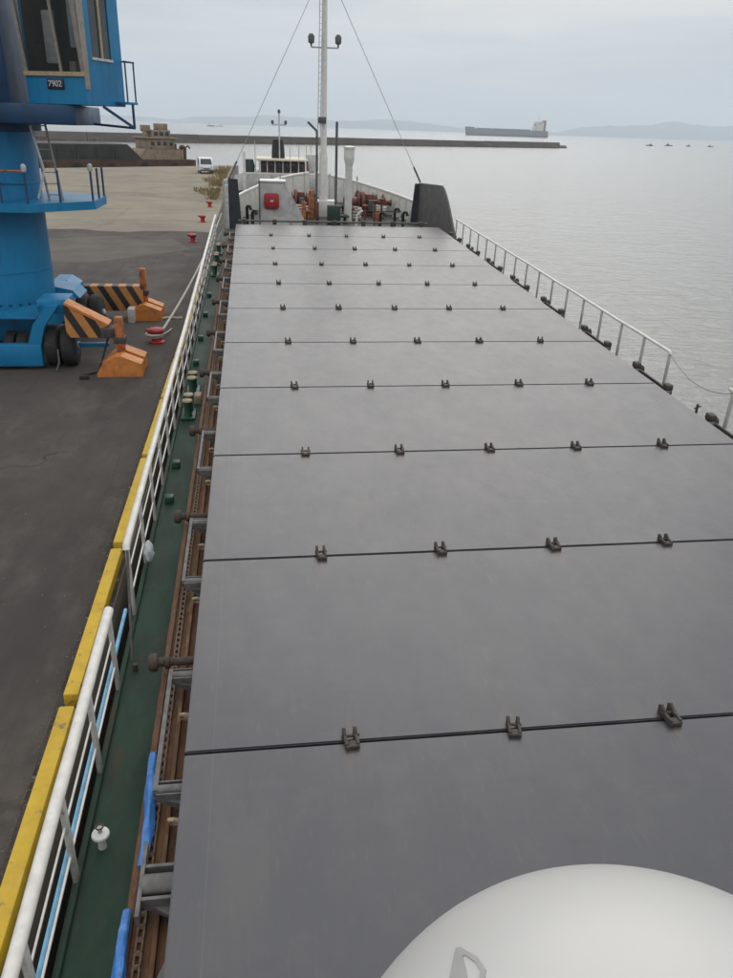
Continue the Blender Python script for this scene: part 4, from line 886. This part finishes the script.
MB().bbox(-.45, .45, -2.17, -2.12, .6, .75, .01).build('grille', 'lamp', vn)

# ---- barge behind the quay end
bg_ = root('rusty_barge', 'rust brown barge with a long black hopper and tan deckhouse', 'barge', (-9.8, 150, 0), rotz=R(28), local=True)
bh = MB().prism([(-62, -1.0), (-62, 2.4), (0, 2.75), (.4, 2.7), (.2, -1.0)], 0, 11).build('hull', 'bargerust', bg_, smooth=False)
MB().prism([(-62, 2.4), (-62, 4.9), (-11.3, 5.0), (-8.9, 2.72)], .6, 10).build('hopper', 'bargeblack', bg_, smooth=False)
for i in range(16): MB().box(-60 + i * 3.1, -59.7 + i * 3.1, .38, .6, 2.5, 4.7).build('hopper_frame', 'bargeblack', bg_)
for i in range(9): MB().lathe((-3.5 - i * 5.5, -.3, 1.7), [(.25, -.2), (.6, -.18), (.6, .18), (.25, .2)], 14, 'Y').build('tyre_fender', 'tyre', bg_)
MB().prism([(-9.4, 2.7), (-8.2, 4.3), (-1.4, 4.3), (-1.4, 2.7)], 1, 9).build('deck_block', 'bargetan', bg_, smooth=False)
dh = MB().bbox(-7.2, -2.4, 2, 8, 4.3, 6.0, .08).build('deckhouse', 'bargetan', bg_)
MB().bbox(-6.2, -2.9, 2.5, 7, 6.0, 7.3, .08).build('wheelhouse', 'bargetan', dh)
MB().bbox(-7.6, -2.0, 1.6, 8.4, 5.95, 6.12, .03).build('boat_deck', 'bargetan', dh)
for i in range(4): MB().bbox(-6.7 + i * 1.1, -6.1 + i * 1.1, 1.95, 2.0, 4.9, 5.5, .01).build('window', 'glassdk', dh)
for i in range(3): MB().bbox(-5.9 + i * 1.0, -5.2 + i * 1.0, 2.45, 2.5, 6.4, 7.0, .01).build('window', 'glassdk', dh)
MB().bbox(-7.3, -6.2, 3, 5, 7.0, 8.0, .1).cyl((-6.7, 3.4, 4.3), (-6.7, 3.4, 7.2), .15, n=8).build('vent_stack', 'bargetan', dh)
MB().bbox(-4.9, -3.1, 3, 5, 7.3, 8.3, .1).build('roof_locker', 'bargetan', dh)
MB().bbox(-1.9, -.9, 1.2, 3, 2.7, 4.4, .1).lathe((-1.2, 1.8, 4.4), [(.5, 0), (.6, .3), (.3, .6)], 12).build('winch_gear', 'bargerust', bg_)
MB().tube([(-.6, 2, 2.7), (-.5, 2, 4.6), (-.1, 2, 4.9), (.3, 2, 4.5)], .14, 8).build('fairlead_arm', 'bargerust', bg_)
MB().cyl((-6.9, 1.5, 2.7), (-6.9, 1.5, 4.6), .16, n=8).cyl((-2.6, 1.3, 2.7), (-2.6, 1.3, 5.2), .16, n=8).build('mooring_post', 'bargerust', bg_)

# ---- vessel moored ahead of our bow
av = root('moored_vessel', 'small white and grey vessel with a black funnel moored beyond the bow', 'ship', (2.6, 84, 0))
hh = [(-1.3, 76), (6.8, 76), (7.6, 80), (7.6, 100), (5.0, 112), (3.2, 116), (1.5, 112), (-1.9, 100), (-1.9, 80)]
MB().prism(hh, -1, 3.2, 'Z').build('hull', 'hull', av)
MB().bbox(-.9, 6.6, 78.0, 88, 3.2, 4.6, .05).build('deckhouse', 'shipwhite', av)
wh = MB().bbox(.9, 5.0, 79.2, 84, 4.6, 5.55, .05).build('wheelhouse', 'winch', av)
for i in range(6): MB().bbox(1.0 + i * .66, 1.5 + i * .66, 79.15, 79.2, 4.75, 5.45, .01).build('window', 'glassdk', wh)
for i in range(7): MB().cyl((.75 + i * .72, 78.7, 3.2), (.75 + i * .72, 78.7, 5.7), .05, n=6).build('awning_post', 'shipwhite', av)
MB().bbox(.5, 5.25, 78.4, 84.6, 5.62, 5.8, .05).build('awning_roof', 'cream', av)
MB().lathe((2.55, 80.6, 5.8), [(.62, 0), (.58, .9), (.46, 1.6), (.3, 1.65)], 16).build('funnel', 'black', av)
mm = MB().cyl((2.66, 80, 5.8), (2.66, 80, 9.7), .06, n=8).bbox(2.0, 3.3, 79.95, 80.05, 8.6, 8.72, .01).build('radar_mast', 'shipwhite', av)
for xx in (2.05, 2.66, 3.25): MB().lathe((xx, 80, 8.7 if xx != 2.66 else 9.6), [(.05, 0), (.13, .04), (.13, .28), (.05, .34)], 10).build('mast_lamp', 'lamp', mm)
for xx, yy in ((3.6, 79.2), (4.4, 79.0), (5.1, 79.4), (5.6, 80.5), (.4, 80)): MB().cyl((xx, yy, 4.6), (xx, yy, 7.0 + .3 * math.sin(xx * 5)), .035, n=6).build('aerial', 'post', av)
for i in range(12): MB().cyl((-.8 + i * .66, 76.4, 3.2), (-.8 + i * .66, 76.4, 4.6), .035, n=6).build('stern_stanchion', 'shipwhite', av)
MB().tube([(-.85, 76.4, 4.6), (6.5, 76.4, 4.6)], .04, 6).tube([(-.85, 76.4, 3.95), (6.5, 76.4, 3.95)], .03, 6).build('stern_rail', 'shipwhite', av)
MB().lathe((-.2, 79.2, 4.6), [(.5, 0), (.55, .5), (.4, 1.1)], 12).build('life_raft', 'darkgreen', av)
MB().bbox(5.3, 6.3, 80, 82, 4.6, 6.2, .05).build('vent_house', 'shipwhite', av)
MB().cyl((-.62, 77.2, 3.2), (-.62, 77.2, 6.4), .13, n=10).build('towing_post', 'white', av)

# ---- dry weeds and litter along the far quay edge (stuff)
wd = MB(); rnd = random.Random(12)
for i in range(2400):
    t = rnd.random(); yy = 76 + 60 * t; cx_ = -3.3 - rnd.random() ** 1.6 * (1.2 + 1.6 * (.5 + .5 * math.sin(yy * .37))) * (1 if yy > 82 else .6)
    if math.sin(yy * .8) + math.sin(yy * .31 + 1) < -.5: continue
    h = rnd.uniform(.10, .5); a = rnd.uniform(0, 6.28); ln = rnd.uniform(.1, .45); wx = .03
    ux, uy = math.cos(a), math.sin(a); z0 = QZ + .004
    wd.add([(cx_ - uy * wx, yy + ux * wx, z0), (cx_ + uy * wx, yy - ux * wx, z0), (cx_ + ux * ln * .5 + uy * wx, yy + uy * ln * .5 - ux * wx, z0 + h * .7), (cx_ + ux * ln, yy + uy * ln, z0 + h), (cx_ + ux * ln * .5 - uy * wx, yy + uy * ln * .5 + ux * wx, z0 + h * .7)], [(0, 1, 2, 3, 4)])
tag(wd.build('dry_weeds', 'weed', smooth=False), 'straw coloured dry weeds along the far quay edge', 'weeds', kind='stuff')

# ---- bulk carrier and small boats
bc = root('bulk_carrier', 'large grey bulk carrier at anchor beyond the breakwater', 'ship', (700, 2300, 0), rotz=0, local=True)
hp = [(-112, -4), (-116, 21), (-98, 21), (-94, 16.5), (108, 16.5), (112, 18), (113, -4)]
MB().prism([(-113, 4.2), (-116, 21.5), (-98, 21), (-94, 16.5), (111, 16.5), (113, 4.2)], -16, 16).build('hull', 'farhull', bc, smooth=False)
MB().prism([(-111, -4), (-113, 4.2), (113, 4.2), (112, -4)], -15.9, 15.9).build('boot_topping', 'farred', bc, smooth=False)
dk = MB().bbox(78, 98, -14, 14, 16.5, 36, .3).build('superstructure', 'farwhite', bc)
MB().bbox(80, 94, -18, 18, 36, 40, .3).build('bridge', 'farwhite', dk)
MB().bbox(74, 78, -12, 12, 16.5, 27, .3).build('deckhouse_step', 'farwhite', dk)
for i in range(4): MB().bbox(77.4, 78.1, -13, 13, 20 + i * 4.2, 21.6 + i * 4.2, .05).build('window_row', 'glassdk', dk)
MB().bbox(98, 107, -5, 5, 16.5, 43, .3).build('funnel', 'farred', bc)
MB().cyl((87, 0, 40), (87, 0, 54), .9, n=8).build('radar_mast', 'farwhite', bc)
for i in range(7): MB().bbox(-86 + i * 22, -70 + i * 22, -10, 10, 16.5, 19.2, .2).build('hatch', 'farhull', bc)
for i in range(4): MB().cyl((-66 + i * 44 - 2, 0, 16.5), (-66 + i * 44 - 2, 0, 20), 1.2, n=8).build('crane_post', 'farhull', bc)
def boat(p, k, label, group, m1='boat', m2='farwhite'):
    b = root('small_boat', label, 'boat', p, group, rotz=random.choice([0, math.pi]) + random.uniform(-.8, .8), local=True)
    MB().prism([(-5 * k, .9 * k), (-4.4 * k, -.3), (4.6 * k, -.3), (6 * k, 1.5 * k)], -1.5 * k, 1.5 * k).build('hull', m1, b, smooth=False)
    MB().bbox(-2.6 * k, .6 * k, -1.1 * k, 1.1 * k, .9 * k, 2.7 * k, .1).build('cabin', m2, b)
    MB().cyl((-.6 * k, 0, 2.5 * k), (-.6 * k, 0, 4.4 * k), .12 * k, n=6).build('mast', m1, b)
for (x_, y_), lb_ in zip([(457, 938), (516, 1009), (553, 1028), (599, 1057)], ['small grey boat, leftmost of the four under the right hills', 'small grey boat, second from left of the four under the right hills', 'small grey boat, third from left of the four under the right hills', 'small grey boat, rightmost of the four under the right hills']):
    boat((x_, y_, 0), random.uniform(.65, 1.05), lb_, 'small boats under the right hills', 'boat', 'boat')
boat((-82, 2400, 0), 2.4, 'pale far boat left of the mast, the right one of a pair', 'far boats left of the mast', 'farwhite')
boat((-112, 2500, 0), 2.2, 'pale far boat left of the mast, the left one of a pair', 'far boats left of the mast')

# ---- sea haze
hz = MB().box(-14200, 14200, -2200, 14700, -6, 620).build('haze', 'water', smooth=False); tag(hz, kind='stuff')
hm = bpy.data.materials.new('haze_air'); hm.use_nodes = True; t = hm.node_tree; t.nodes.clear()
o_ = t.nodes.new('ShaderNodeOutputMaterial'); pv = t.nodes.new('ShaderNodeVolumePrincipled'); pv.inputs['Color'].default_value = (.80, .90, 1.0, 1)
pv.inputs['Density'].default_value = 1.45e-4; pv.inputs['Anisotropy'].default_value = .2
t.links.new(pv.outputs[0], o_.inputs['Volume']); hz.data.materials.clear(); hz.data.materials.append(hm)
sc.cycles.volume_bounces = 2
